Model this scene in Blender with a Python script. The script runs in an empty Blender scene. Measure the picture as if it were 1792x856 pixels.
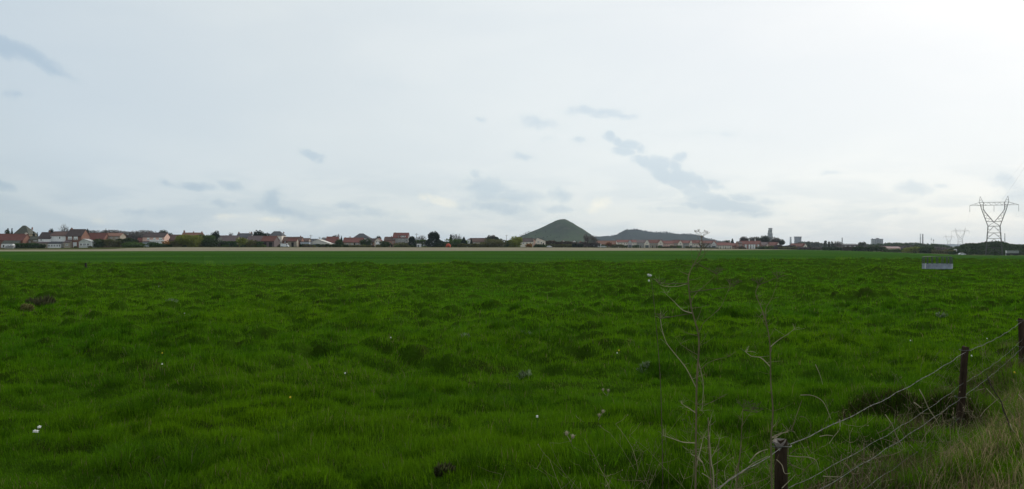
import bpy, bmesh, math, random
import numpy as np
from math import radians, sin, cos, pi, atan2, sqrt
from mathutils import Vector, Matrix

SC = bpy.context.scene
COL = SC.collection
F = 1491.0        # focal length of the photograph in its own pixels (1792 wide)
HZ = 430.0        # row of the horizon
H = 2.2           # eye height above the pasture
R = random.Random(7)

# ------------------------------------------------------------------ camera
cam = bpy.data.cameras.new("camera")
cam_o = bpy.data.objects.new("camera", cam)
COL.objects.link(cam_o)
cam.sensor_width = 36.0
cam.lens = 36.0 * F / 1792.0
cam.clip_start = 0.05
cam.clip_end = 40000.0
cam_o.location = (0, 0, H)
cam_o.rotation_euler = (radians(90) + math.atan(2.0 / F), 0, 0)
SC.camera = cam_o

# ------------------------------------------------------------------ sky and sun
SUN_AZ, SUN_EL = radians(38), radians(32)     # azimuth measured from the view direction, clockwise
SUND = Vector((sin(SUN_AZ) * cos(SUN_EL), cos(SUN_AZ) * cos(SUN_EL), sin(SUN_EL)))
VEIL = 0.90                                    # how much of the sky the thin overcast covers

def build_world():
    w = bpy.data.worlds.new("World")
    SC.world = w
    w.use_nodes = True
    nt = w.node_tree
    nt.nodes.clear()
    N, L = nt.nodes.new, nt.links.new
    def math_(op, a, b=None, c=None, clamp=False):
        n = N("ShaderNodeMath"); n.operation = op; n.use_clamp = clamp
        for i, v in enumerate((a, b, c)):
            if v is None: continue
            if isinstance(v, (int, float)): n.inputs[i].default_value = v
            else: L(v, n.inputs[i])
        return n.outputs[0]
    def vmath(op, a, b=None):
        n = N("ShaderNodeVectorMath"); n.operation = op
        for i, v in enumerate((a, b)):
            if v is None: continue
            if isinstance(v, (tuple, list, Vector)): n.inputs[i].default_value = tuple(v)
            else: L(v, n.inputs[i])
        return n
    def smooth(v, a, b, lo=0.0, hi=1.0):
        n = N("ShaderNodeMapRange"); n.interpolation_type = 'SMOOTHSTEP'
        L(v, n.inputs[0])
        n.inputs[1].default_value = a; n.inputs[2].default_value = b
        n.inputs[3].default_value = lo; n.inputs[4].default_value = hi
        return n.outputs[0]
    def noise(vec, scale, detail=5, rough=0.55, dist=0.0):
        n = N("ShaderNodeTexNoise"); L(vec, n.inputs["Vector"])
        n.inputs["Scale"].default_value = scale; n.inputs["Detail"].default_value = detail
        n.inputs["Roughness"].default_value = rough; n.inputs["Distortion"].default_value = dist
        return n
    def mixc(f, a, b, op='MIX'):
        n = N("ShaderNodeMix"); n.data_type = 'RGBA'; n.blend_type = op
        if isinstance(f, (int, float)): n.inputs[0].default_value = f
        else: L(f, n.inputs[0])
        for i, v in ((6, a), (7, b)):
            if isinstance(v, tuple): n.inputs[i].default_value = (*v, 1)
            else: L(v, n.inputs[i])
        return n.outputs[2]
    tc = N("ShaderNodeTexCoord")
    d = tc.outputs["Generated"]
    sx = N("ShaderNodeSeparateXYZ"); L(d, sx.inputs[0])
    az = math_('ARCTAN2', sx.outputs[0], sx.outputs[1])
    el = math_('ARCSINE', sx.outputs[2])
    cv = N("ShaderNodeCombineXYZ"); L(az, cv.inputs[0]); L(el, cv.inputs[1])
    ae = cv.outputs[0]
    # angle to the hidden sun
    th = math_('ARCCOSINE', vmath('DOT_PRODUCT', d, SUND).outputs["Value"])
    ramp = N("ShaderNodeValToRGB")
    L(math_('DIVIDE', th, pi), ramp.inputs[0])
    stops = [(0.0, (2.0, 1.95, 1.85)), (14, (1.12, 1.11, 1.09)), (23, (0.965, 0.98, 0.98)), (38, (0.86, 0.905, 0.91)), (52, (0.75, 0.81, 0.83)),
             (66, (0.635, 0.72, 0.78)), (80, (0.48, 0.57, 0.62)), (115, (0.70, 0.75, 0.78)), (180, (0.98, 0.98, 0.96))]  # unseen sky behind the viewer is raised to brighten the walls facing it
    cr = ramp.color_ramp
    while len(cr.elements) < len(stops): cr.elements.new(0.5)
    for e, (a, c) in zip(cr.elements, stops):
        e.position = a / 180.0
        e.color = (*[x * 0.5 for x in c], 1)
    base = vmath('SCALE', ramp.outputs[0]); base.inputs["Scale"].default_value = 2.0
    base = base.outputs[0]
    # a slightly greyer, greener band near the horizon
    hz = smooth(el, 0.0, 0.10, 1.0, 0.0)
    base = mixc(math_('MULTIPLY', hz, 0.7), base, mixc(1.0, base, (0.985, 0.985, 0.955), 'MULTIPLY'))
    # broad uneven veil
    st = vmath('MULTIPLY', ae, (1.0, 3.0, 1.0)).outputs[0]
    n1 = noise(st, 3.0, 5, 0.5, 0.4).outputs[0]
    base = mixc(smooth(n1, 0.36, 0.66), mixc(1.0, base, (0.955, 0.967, 0.982), 'MULTIPLY'), mixc(1.0, base, (1.012, 1.01, 1.008), 'MULTIPLY'))
    # low bands of distant cloud
    st2 = vmath('MULTIPLY', ae, (1.0, 4.2, 1.0)).outputs[0]
    n2 = noise(st2, 9.0, 6, 0.56, 0.3).outputs[0]
    band = math_('MULTIPLY', smooth(el, 0.115, 0.03, 0.0, 1.0), smooth(n2, 0.42, 0.60))
    base = mixc(math_('MULTIPLY', band, 1.0), base, mixc(1.0, base, (0.855, 0.895, 0.935), 'MULTIPLY'))
    band2 = math_('MULTIPLY', smooth(el, 0.075, 0.015, 0.0, 1.0), smooth(n2, 0.46, 0.30))
    base = mixc(math_('MULTIPLY', band2, 0.55), base, mixc(1.0, base, (1.06, 1.035, 0.99), 'MULTIPLY'))
    # separate little clouds: (px, py, half width, half height, tilt, weight)
    blobs = [(40, 92, 75, 14, 20, .85), (95, 118, 42, 11, 25, .75), (-10, 82, 50, 16, 15, .8), (25, 165, 26, 10, 0, .45), (2, 322, 24, 9, 20, .8),
             (541, 268, 26, 9, 8, .75), (556, 277, 10, 10, 50, .6), (290, 320, 20, 8, 10, .62), (347, 328, 30, 8, 3, .85), (410, 329, 26, 9, 18, .72),
             (474, 350, 15, 28, 10, .78), (500, 372, 62, 12, 8, .7), (610, 360, 50, 9, 3, .55), (660, 372, 60, 11, 5, .62), (380, 357, 45, 8, 2, .5), (230, 372, 60, 9, 0, .5),
             (850, 332, 50, 24, 4, .9), (900, 345, 55, 16, 2, .9), (978, 343, 26, 16, 10, .78), (833, 305, 14, 10, 30, .6), (870, 365, 70, 12, 3, .72), (975, 368, 60, 9, 0, .55),
             (1040, 195, 62, 12, 2, .62), (1085, 200, 40, 8, 8, .5), (940, 215, 62, 14, 4, .52), (915, 273, 26, 9, 4, .66), (1013, 243, 18, 9, 0, .48), (955, 240, 26, 12, 0, .45), (838, 207, 12, 7, 0, .45),
             (1066, 240, 13, 9, 30, 1.10), (1082, 250, 17, 9, 25, 0.98), (1100, 256, 24, 10, 5, 1.10), (1092, 268, 26, 9, 10, 1.04), (1122, 264, 13, 11, 60, 0.73), (1128, 284, 24, 10, 10, 1.16), (1152, 288, 26, 14, 5, 1.16), (1186, 272, 9, 13, 70, 0.88), (1182, 290, 18, 12, 40, 0.98), (1163, 306, 22, 14, 30, 1.22), (1196, 308, 26, 16, 25, 1.22), (1190, 322, 24, 9, 20, 1.10), (1222, 322, 22, 15, 40, 1.04), (1215, 340, 26, 12, 30, 1.22), (1246, 318, 22, 8, 15, 0.61), (1262, 330, 26, 9, 10, 0.61), (1240, 352, 40, 13, 10, 1.28), (1285, 360, 52, 9, 3, 1.16), (1300, 346, 34, 9, 8, 0.67), (1210, 360, 26, 8, 0, 0.73), (1340, 351, 40, 8, 0, .55), (1160, 367, 40, 8, 0, .5), (1330, 372, 60, 8, 0, .5), (1605, 330, 34, 13, 6, .78), (1650, 325, 24, 8, 0, .45), (1460, 302, 30, 6, 2, .5), (1560, 372, 70, 10, 2, .5),
             (1763, 318, 24, 18, 20, .82), (1785, 350, 30, 22, 10, .9), (1800, 362, 60, 18, 0, .85), (1250, 235, 120, 12, 3, .32), (700, 148, 120, 14, 3, .25)]
    whites = [(752, 346, 18, 8, 10, .6), (1040, 366, 22, 10, 0, .5), (590, 385, 40, 7, 0, .45), (480, 384, 50, 6, 0, .45), (880, 352, 40, 7, 0, .4), (768, 352, 34, 9, 12, .75), (742, 348, 16, 10, 0, .55), (1052, 355, 30, 16, -30, .62), (165, 385, 26, 12, 0, .5), (395, 378, 50, 8, 5, .45)]
    wn = noise(ae, 22.0, 6, 0.62)
    warp = vmath('MULTIPLY', vmath('SUBTRACT', wn.outputs["Color"], (0.5, 0.5, 0.5)).outputs[0], (0.030, 0.019, 0.0)).outputs[0]
    aew = vmath('ADD', ae, warp).outputs[0]
    fb = noise(ae, 38.0, 8, 0.66, 0.25).outputs[0]
    def blobmask(lst):
        acc = None
        for (px, py, hx, hy, tilt, wt) in lst:
            a = math.atan((px - 896) / F); e = math.atan((HZ - py) / F * cos(a))
            m = N("ShaderNodeMapping"); m.vector_type = 'TEXTURE'
            L(aew, m.inputs["Vector"])
            m.inputs["Location"].default_value = (a, e, 0)
            m.inputs["Rotation"].default_value = (0, 0, -radians(tilt))
            m.inputs["Scale"].default_value = (hx / F * 1.5, hy / F * 1.5, 1)
            ln = vmath('LENGTH', m.outputs[0]).outputs["Value"]
            mr = N("ShaderNodeMapRange"); L(ln, mr.inputs[0])
            for i, v in ((1, 0.0), (2, 1.0), (3, wt), (4, 0.0)): mr.inputs[i].default_value = v
            acc = mr.outputs[0] if acc is None else math_('MAXIMUM', acc, mr.outputs[0])
        return acc
    g = blobmask(blobs)
    gm = smooth(math_('ADD', g, math_('MULTIPLY', math_('SUBTRACT', fb, 0.5), math_('MULTIPLY', smooth(g, 0.0, 0.35), 0.95))), 0.05, 0.72)
    base = mixc(math_('MULTIPLY', gm, 0.92), base, mixc(1.0, base, (0.75, 0.82, 0.89), 'MULTIPLY'))
    rim = math_('MULTIPLY', smooth(gm, 0.0, 0.25), smooth(gm, 0.65, 0.25))
    base = mixc(math_('MULTIPLY', rim, 0.6), base, mixc(1.0, base, (1.05, 1.04, 1.02), 'MULTIPLY'))
    wv = blobmask(whites)
    wm = smooth(math_('ADD', wv, math_('MULTIPLY', math_('SUBTRACT', fb, 0.5), math_('MULTIPLY', smooth(wv, 0.0, 0.3), 1.0))), 0.18, 0.6)
    base = mixc(math_('MULTIPLY', wm, 0.9), base, mixc(1.0, base, (1.20, 1.12, 1.02), 'MULTIPLY'))
    sky = N("ShaderNodeTexSky"); sky.sky_type = 'NISHITA'
    sky.sun_disc = False
    sky.sun_elevation = SUN_EL
    sky.sun_rotation = SUN_AZ
    b1 = N("ShaderNodeBackground"); L(sky.outputs[0], b1.inputs[0]); b1.inputs[1].default_value = 0.10
    b2 = N("ShaderNodeBackground"); L(base, b2.inputs[0]); b2.inputs[1].default_value = 1.0
    ms = N("ShaderNodeMixShader"); ms.inputs[0].default_value = VEIL
    L(b1.outputs[0], ms.inputs[1]); L(b2.outputs[0], ms.inputs[2])
    out = N("ShaderNodeOutputWorld"); L(ms.outputs[0], out.inputs[0])
build_world()

sl = bpy.data.lights.new("sun", 'SUN')
sl.energy = 2.2
sl.angle = radians(10)
sl.color = (1.0, 0.955, 0.89)
so = bpy.data.objects.new("sun", sl)
COL.objects.link(so)
so.rotation_euler = SUND.to_track_quat('Z', 'Y').to_euler()
so.location = (40, 40, 60)

vs = SC.view_settings
vs.view_transform = 'Standard'
vs.look = 'None'
vs.exposure = 0.0
vs.gamma = 1.0
vs.use_curve_mapping = False
SC.render.engine = 'CYCLES'
SC.cycles.max_bounces = 7
SC.cycles.diffuse_bounces = 3
SC.cycles.transmission_bounces = 4
SC.cycles.transparent_max_bounces = 6
SC.cycles.volume_bounces = 0
SC.cycles.use_denoising = True
SC.cycles.denoiser = 'OPENIMAGEDENOISE'
SC.cycles.denoising_input_passes = 'RGB_ALBEDO_NORMAL'
SC.cycles.denoising_prefilter = 'ACCURATE'
SC.cycles.caustics_reflective = False
SC.cycles.caustics_refractive = False
# ------------------------------------------------------------------ helpers
def tag(o, label=None, cat=None, group=None, kind=None):
    if label: o["label"] = label
    if cat: o["category"] = cat
    if group: o["group"] = group
    if kind: o["kind"] = kind
    return o

def empty(name, loc, rz=0.0):
    o = bpy.data.objects.new(name, None)
    COL.objects.link(o)
    o.empty_display_size = 0.2
    o.location = loc
    o.rotation_euler = (0, 0, rz)
    return o

def obj_np(name, V, faces, mat, parent=None, cols=None, smooth=False):
    """V n x 3; faces: list of (m x k) int arrays; one mesh object"""
    me = bpy.data.meshes.new(name)
    V = np.asarray(V, dtype=np.float32).reshape(-1, 3)
    fl = [np.asarray(f, dtype=np.int32) for f in faces if len(f)]
    loops = np.concatenate([f.ravel() for f in fl])
    cnt = np.concatenate([np.full(len(f), f.shape[1], dtype=np.int32) for f in fl])
    start = np.concatenate(([0], np.cumsum(cnt)[:-1])).astype(np.int32)
    me.vertices.add(len(V)); me.vertices.foreach_set("co", V.ravel())
    me.loops.add(len(loops)); me.loops.foreach_set("vertex_index", loops)
    me.polygons.add(len(cnt)); me.polygons.foreach_set("loop_start", start)
    if smooth:
        me.polygons.foreach_set("use_smooth", np.ones(len(cnt), dtype=bool))
    if cols is not None:
        a = me.color_attributes.new("Col", 'FLOAT_COLOR', 'POINT')
        c = np.ones((len(V), 4), dtype=np.float32); c[:, :3] = cols
        a.data.foreach_set("color", c.ravel())
    me.update(calc_edges=True)
    me.validate()
    me.materials.append(mat)
    o = bpy.data.objects.new(name, me)
    COL.objects.link(o)
    if parent is not None: o.parent = parent
    return o

class MB:
    """collects shapes; build() links them as ONE mesh object"""
    def __init__(s): s.v = []; s.f = []
    def poly(s, pts, faces):
        n = len(s.v); s.v += [tuple(p) for p in pts]
        s.f += [tuple(i + n for i in f) for f in faces]
        return s
    def box(s, x0, x1, y0, y1, z0, z1):
        return s.poly([(x0, y0, z0), (x1, y0, z0), (x1, y1, z0), (x0, y1, z0), (x0, y0, z1), (x1, y0, z1), (x1, y1, z1), (x0, y1, z1)],
                      [(3, 2, 1, 0), (4, 5, 6, 7), (0, 1, 5, 4), (1, 2, 6, 5), (2, 3, 7, 6), (3, 0, 4, 7)])
    def tube(s, pts, r0, r1=None, n=5, cap=True):
        r1 = r0 if r1 is None else r1
        pts = [Vector(p) for p in pts]
        rings = []
        for i, p in enumerate(pts):
            t = (pts[min(i + 1, len(pts) - 1)] - pts[max(i - 1, 0)])
            if t.length < 1e-9: t = Vector((0, 0, 1))
            t.normalize()
            a = t.cross(Vector((0, 0, 1)) if abs(t.z) < 0.9 else Vector((1, 0, 0))).normalized()
            b = t.cross(a)
            r = r0 + (r1 - r0) * i / max(1, len(pts) - 1)
            rings.append([p + (a * cos(2 * pi * k / n) + b * sin(2 * pi * k / n)) * r for k in range(n)])
        v = [q for ring in rings for q in ring]
        f = []
        for i in range(len(pts) - 1):
            for k in range(n):
                f.append((i * n + k, i * n + (k + 1) % n, (i + 1) * n + (k + 1) % n, (i + 1) * n + k))
        if cap:
            f.append(tuple(range(n - 1, -1, -1))); f.append(tuple((len(pts) - 1) * n + k for k in range(n)))
        return s.poly(v, f)
    def bar(s, a, b, r): return s.tube([a, b], r, r, 4)
    def lathe(s, prof, n=24, cx=0, cy=0, cap=True):
        v = [(cx + r * cos(2 * pi * k / n), cy + r * sin(2 * pi * k / n), z) for r, z in prof for k in range(n)]
        f = [(i * n + k, i * n + (k + 1) % n, (i + 1) * n + (k + 1) % n, (i + 1) * n + k) for i in range(len(prof) - 1) for k in range(n)]
        if cap:
            f.append(tuple(range(n - 1, -1, -1))); f.append(tuple((len(prof) - 1) * n + k for k in range(n)))
        return s.poly(v, f)
    def ball(s, c, r, sz=1.0, n=8, m=5):
        prof = [(max(1e-3, r * sin(pi * i / m)), -r * sz * cos(pi * i / m)) for i in range(m + 1)]
        v = [(c[0] + q * cos(2 * pi * k / n), c[1] + q * sin(2 * pi * k / n), c[2] + z) for q, z in prof for k in range(n)]
        f = [(i * n + k, i * n + (k + 1) % n, (i + 1) * n + (k + 1) % n, (i + 1) * n + k) for i in range(m) for k in range(n)]
        return s.poly(v, f)
    def build(s, name, mat, parent=None, smooth=False):
        me = bpy.data.meshes.new(name)
        me.from_pydata(s.v, [], s.f)
        if smooth:
            me.polygons.foreach_set("use_smooth", np.ones(len(me.polygons), dtype=bool))
        me.materials.append(mat)
        o = bpy.data.objects.new(name, me)
        COL.objects.link(o)
        if parent is not None: o.parent = parent
        return o

def copy_tree(o, parent=None):
    c = o.copy(); COL.objects.link(c)
    if parent is not None: c.parent = parent
    for ch in list(o.children): copy_tree(ch, c)
    return c

# ---- materials
_mats = {}
def srgb(r, g, b):
    f = lambda c: (c / 255 / 12.92) if c / 255 <= 0.04045 else ((c / 255 + 0.055) / 1.055) ** 2.4
    return (f(r), f(g), f(b))

def mat(name, col, var=0.25, scale=1.5, rough=0.85, metal=0.0, rows=0.0, bump=0.0, spec=0.3, streak=False):
    """a weathered matt surface: two noises vary the colour, optional courses (tiles, bricks) and bump"""
    key = (name, tuple(round(c, 4) for c in col), var, scale, rough, metal, rows, bump, streak)
    if key in _mats: return _mats[key]
    m = bpy.data.materials.new(name); m.use_nodes = True
    nt = m.node_tree; N, L = nt.nodes.new, nt.links.new
    p = nt.nodes["Principled BSDF"]
    p.inputs["Roughness"].default_value = rough; p.inputs["Metallic"].default_value = metal
    p.inputs["Specular IOR Level"].default_value = spec
    tc = N("ShaderNodeTexCoord")
    vec = tc.outputs["Object"]
    if streak:
        mp = N("ShaderNodeMapping"); mp.inputs["Scale"].default_value = (1, 1, 0.2); L(vec, mp.inputs[0]); vec = mp.outputs[0]
    n1 = N("ShaderNodeTexNoise"); n1.inputs["Scale"].default_value = scale; n1.inputs["Detail"].default_value = 6; n1.inputs["Roughness"].default_value = 0.65
    L(vec, n1.inputs["Vector"])
    r = N("ShaderNodeValToRGB"); L(n1.outputs[0], r.inputs[0])
    e = r.color_ramp.elements
    e[0].position = 0.3; e[1].position = 0.72
    e[0].color = (*[c * (1 - var) for c in col], 1); e[1].color = (*[min(1, c * (1 + var)) for c in col], 1)
    out = r.outputs[0]
    if rows:
        b = N("ShaderNodeTexBrick"); L(tc.outputs["Object"], b.inputs["Vector"])
        b.inputs["Scale"].default_value = rows
        b.inputs["Color1"].default_value = (1, 1, 1, 1); b.inputs["Color2"].default_value = (0.8, 0.76, 0.74, 1); b.inputs["Mortar"].default_value = (0.7, 0.7, 0.7, 1)
        mx = N("ShaderNodeMix"); mx.data_type = 'RGBA'; mx.blend_type = 'MULTIPLY'; mx.inputs[0].default_value = 0.7
        L(out, mx.inputs[6]); L(b.outputs[0], mx.inputs[7]); out = mx.outputs[2]
    L(out, p.inputs["Base Color"])
    if bump:
        bp = N("ShaderNodeBump"); bp.inputs["Strength"].default_value = bump; bp.inputs["Distance"].default_value = 0.02
        L(n1.outputs[0], bp.inputs["Height"]); L(bp.outputs[0], p.inputs["Normal"])
    _mats[key] = m
    return m

def leafmat(name, col, trans=0.35, rough=0.6, spec=0.25):
    """foliage: colour times the per-leaf variation stored in the mesh, part of the light passes through"""
    key = (name, tuple(round(c, 4) for c in col), trans)
    if key in _mats: return _mats[key]
    m = bpy.data.materials.new(name); m.use_nodes = True
    nt = m.node_tree; N, L = nt.nodes.new, nt.links.new
    p = nt.nodes["Principled BSDF"]; o = nt.nodes["Material Output"]
    p.inputs["Roughness"].default_value = rough; p.inputs["Specular IOR Level"].default_value = spec
    a = N("ShaderNodeAttribute"); a.attribute_name = "Col"
    mx = N("ShaderNodeMix"); mx.data_type = 'RGBA'; mx.blend_type = 'MULTIPLY'; mx.inputs[0].default_value = 1.0
    mx.inputs[6].default_value = (*col, 1); L(a.outputs["Color"], mx.inputs[7])
    L(mx.outputs[2], p.inputs["Base Color"])
    if trans > 0:
        t = N("ShaderNodeBsdfTranslucent"); L(mx.outputs[2], t.inputs[0])
        ms = N("ShaderNodeMixShader"); ms.inputs[0].default_value = trans
        L(p.outputs[0], ms.inputs[1]); L(t.outputs[0], ms.inputs[2]); L(ms.outputs[0], o.inputs[0])
    _mats[key] = m
    return m

# ---- noise in numpy
def _hash(ix, iy, s=0):
    h = (ix.astype(np.int64) * 374761393 + iy.astype(np.int64) * 668265263 + s * 2147483647 + 1274126177) & 0xFFFFFFFF
    h = ((h ^ (h >> 13)) * 1274126177) & 0xFFFFFFFF
    h = ((h ^ (h >> 16)) * 2246822519) & 0xFFFFFFFF
    h = h ^ (h >> 15)
    return (h & 0xFFFFFF).astype(np.float64) / 0xFFFFFF
def vnoise(x, y, s=0):
    x = np.asarray(x, float); y = np.asarray(y, float)
    ix = np.floor(x); iy = np.floor(y); fx = x - ix; fy = y - iy
    u = fx * fx * fx * (fx * (fx * 6 - 15) + 10); v = fy * fy * fy * (fy * (fy * 6 - 15) + 10)
    a = _hash(ix, iy, s); b = _hash(ix + 1, iy, s); c = _hash(ix, iy + 1, s); d = _hash(ix + 1, iy + 1, s)
    return (a * (1 - u) + b * u) * (1 - v) + (c * (1 - u) + d * u) * v
def fbm(x, y, s=0, o=4):
    t = 0; a = 0.5; n = 0
    for i in range(o):
        t = t + a * vnoise(x * 2 ** i + 17.3 * i, y * 2 ** i + 5.1 * i, s + i); n += a; a *= 0.5
    return t / n
def sstep(a, b, x):
    t = np.clip((x - a) / (b - a), 0, 1)
    return t * t * (3 - 2 * t)
def tussocks(x, y, cell, s, prob=0.8):
    """soft mounds, one per jittered cell"""
    gx = x / cell; gy = y / cell
    ix = np.floor(gx); iy = np.floor(gy)
    h = np.zeros_like(gx)
    for dx in (-1, 0, 1):
        for dy in (-1, 0, 1):
            cx = ix + dx; cy = iy + dy
            px = cx + _hash(cx, cy, s); py = cy + _hash(cx, cy, s + 1)
            rr = 0.42 + 0.5 * _hash(cx, cy, s + 2); hh = 0.3 + 0.7 * _hash(cx, cy, s + 3)
            on = _hash(cx, cy, s + 4) < prob
            d2 = ((gx - px) / (rr * 1.25)) ** 2 + ((gy - py) / rr) ** 2
            h = np.maximum(h, np.where(on, hh * np.clip(1 - d2, 0, 1) ** 0.6, 0))
    return h

# ---- the lie of the land
_px = [-900, 0, 300, 900, 1060, 1200, 1330, 1500, 1600, 1700, 2600]
_zf = [0.5, 0.52, 1.5, 1.2, 0.6, 0.05, -0.9, -2.2, -3.5, -4.3, -4.5]
_dv = [500, 500, 500, 600, 760, 790, 800, 700, 650, 570, 560]
def zfar(px): return np.interp(px, _px, _zf)
def dvil(px): return np.interp(px, _px, _dv)
def ground(x, y):
    """height of the land without tussocks"""
    x = np.asarray(x, float); y = np.asarray(y, float)
    yy = np.maximum(y, 1.0)
    px = np.clip(896 + x / yy * F, -900, 2600)
    t = np.clip((yy - 80) / (dvil(px) - 80), 0, 1)
    t = np.where(t < 0.06, t * t / 0.12, t - 0.03) / 0.97
    return zfar(px) * t
def X(px, d): return (px - 896) / F * d
def Z(py, d): return H + (HZ - py) / F * d
def gz(px, d): return float(ground(X(px, d), d))
FP = np.array([1.63, 5.19]); FD = np.array([0.606, 0.795])      # a point on the near fence and its direction
def side(x, y): return (x - FP[0]) * FD[1] - (y - FP[1]) * FD[0]   # > 0 on the verge side
def along(x, y): return (x - FP[0]) * FD[0] + (y - FP[1]) * FD[1]
HOLE = (4.86, 10.25)
def edge_d(px): return np.interp(px, [-900, 0, 150, 400, 900, 1100, 1300, 1500, 1792, 2600], [110, 102, 88, 78, 84, 94, 108, 116, 122, 125])
def mounds(x, y):
    """the tussocks alone"""
    wx = x + 0.5 * (fbm(x * 2.1, y * 2.1, 40, 3) - 0.5); wy = y + 0.5 * (fbm(x * 2.1, y * 2.1, 50, 3) - 0.5)
    big = sstep(0.25, 0.7, fbm(x / 4.5, y / 4.5, 3, 3))
    t = tussocks(wx, wy, 0.80, 11, 0.72) * (0.08 + 0.16 * big) + tussocks(wx, wy, 0.42, 23, 0.5) * (0.10 + 0.09 * big) * (1 + .5 * sstep(12, 30, y))
    t = t + tussocks(wx, wy, 1.9, 31, 0.35) * 0.13 * (1 + sstep(20, 40, y))
    return t + 0.06 * (fbm(x * 2.6, y * 2.6, 5, 3) - 0.5)
def relief(x, y):
    """tussocks, the raised verge beyond the fence and the hollow under the wires"""
    x = np.asarray(x, float); y = np.asarray(y, float)
    t = mounds(x, y) + 0.22 * (fbm(x / 7, y / 7, 9, 2) - 0.5)
    yy = np.maximum(y, 1.0); px = 896 + x / yy * F
    ed = edge_d(px)
    rough = np.exp(-((y - ed + 4) / 4.0) ** 2)
    t = t + rough * (0.08 + 0.24 * tussocks(x, y, 1.1, 61, 0.8))
    fade = 1 - sstep(0.0, 4.0, y - ed)
    s = side(x, y)
    verge = 0.42 * sstep(0.1, 2.2, s) + 0.04 * np.exp(-(s / 0.5) ** 2)
    hd = ((x - HOLE[0]) / 0.55) ** 2 + ((y - HOLE[1]) / 0.42) ** 2
    pit = -0.55 * np.exp(-hd * 1.2) + 0.22 * np.exp(-(((x - HOLE[0] - .1) / 0.7) ** 2 + ((y - HOLE[1] - .75) / 0.35) ** 2))
    near = 1 - sstep(40, 70, y)
    return t * fade + (verge + pit) * near
def land(x, y): return ground(x, y) + relief(x, y)
# ------------------------------------------------------------------ ground sheets (they share their edges)
def solve_row(px, py):
    d = np.geomspace(60, 2000, 1500)
    y = HZ - (ground(X(px, d), d) - H) / d * F
    return float(np.interp(-py, -y, d)) if y[0] > y[-1] else 300.0
def beige_d(px):
    _b = [-900, 0, 300, 700, 1000, 1200, 1330, 1420, 2600]
    _r = [440.2, 440.0, 439.5, 439.3, 439.0, 438.4, 437.6, 437.0, 437.0]
    return np.array([solve_row(p, r) for p, r in zip(px, np.interp(px, _b, _r))])

def sheet(name, cols_px, rows_d, mat, z_fn, dz=0.0, smooth=True):
    """rows_d: rows x cols of depths"""
    n, c = rows_d.shape
    PX = np.broadcast_to(cols_px, rows_d.shape)
    xx = X(PX, rows_d); zz = z_fn(xx, rows_d) + dz
    V = np.stack([xx, rows_d, zz], -1).reshape(-1, 3)
    i = np.arange(n - 1)[:, None] * c + np.arange(c - 1)[None, :]
    f = np.stack([i, i + 1, i + c + 1, i + c], -1).reshape(-1, 4)
    o = obj_np(name, V, [f], mat, smooth=smooth)
    o["kind"] = "structure"
    return o

def landmat(name, stops, scale, stretch=(1, 1, 1), rough=0.95, bump=0.5, bdist=0.05, bscale=None, fine=None):
    m = bpy.data.materials.new(name); m.use_nodes = True
    nt = m.node_tree; N, L = nt.nodes.new, nt.links.new
    p = nt.nodes["Principled BSDF"]; p.inputs["Roughness"].default_value = rough; p.inputs["Specular IOR Level"].default_value = 0.0
    tc = N("ShaderNodeTexCoord"); mp = N("ShaderNodeMapping"); mp.inputs["Scale"].default_value = stretch
    L(tc.outputs["Object"], mp.inputs[0])
    n = N("ShaderNodeTexNoise"); n.inputs["Scale"].default_value = scale; n.inputs["Detail"].default_value = 8; n.inputs["Roughness"].default_value = 0.62
    L(mp.outputs[0], n.inputs["Vector"])
    r = N("ShaderNodeValToRGB"); L(n.outputs[0], r.inputs[0])
    while len(r.color_ramp.elements) < len(stops): r.color_ramp.elements.new(0.5)
    for e, (q, c) in zip(r.color_ramp.elements, stops): e.position = q; e.color = (*c, 1)
    out = r.outputs[0]
    if fine:
        n3 = N("ShaderNodeTexNoise"); n3.inputs["Scale"].default_value = fine[0]; n3.inputs["Detail"].default_value = 3
        L(tc.outputs["Object"], n3.inputs["Vector"])
        r3 = N("ShaderNodeValToRGB"); L(n3.outputs[0], r3.inputs[0])
        r3.color_ramp.elements[0].position = fine[1]; r3.color_ramp.elements[1].position = fine[1] + 0.08
        mx = N("ShaderNodeMix"); mx.data_type = 'RGBA'; L(r3.outputs[0], mx.inputs[0]); L(out, mx.inputs[6]); mx.inputs[7].default_value = (*fine[2], 1)
        out = mx.outputs[2]
    L(out, p.inputs["Base Color"])
    n2 = N("ShaderNodeTexNoise"); n2.inputs["Scale"].default_value = bscale or scale * 6; n2.inputs["Detail"].default_value = 4
    L(tc.outputs["Object"], n2.inputs["Vector"])
    b = N("ShaderNodeBump"); b.inputs["Strength"].default_value = bump; b.inputs["Distance"].default_value = bdist
    L(n2.outputs[0], b.inputs["Height"]); L(b.outputs[0], p.inputs["Normal"])
    return m

M_turf = landmat("pasture_turf", [(0.28, (0.026, 0.032, 0.007)), (0.45, (0.026, 0.056, 0.004)), (0.75, (0.036, 0.082, 0.005))], 1.3, bump=0.8, bdist=0.06, bscale=18)
M_wheat = landmat("young_wheat", [(0.36, (0.021, 0.058, 0.009)), (0.55, (0.034, 0.084, 0.011)), (0.70, (0.050, 0.105, 0.013))], 0.06, stretch=(0.16, 1, 1), bump=0.6, bdist=0.1, bscale=3)
M_plough = landmat("bare_soil", [(0.30, (0.165, 0.150, 0.105)), (0.5, (0.215, 0.193, 0.140)), (0.7, (0.270, 0.240, 0.165))], 0.03, stretch=(0.3, 1.6, 1), bump=0.8, bdist=0.15, bscale=1.2, fine=(0.30, 0.63, (0.065, 0.07, 0.032)))
M_rough = landmat("rough_ground", [(0.30, (0.045, 0.06, 0.02)), (0.55, (0.075, 0.085, 0.035)), (0.75, (0.11, 0.105, 0.05))], 0.06, bump=0.8, bdist=0.2, bscale=1.0)

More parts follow.
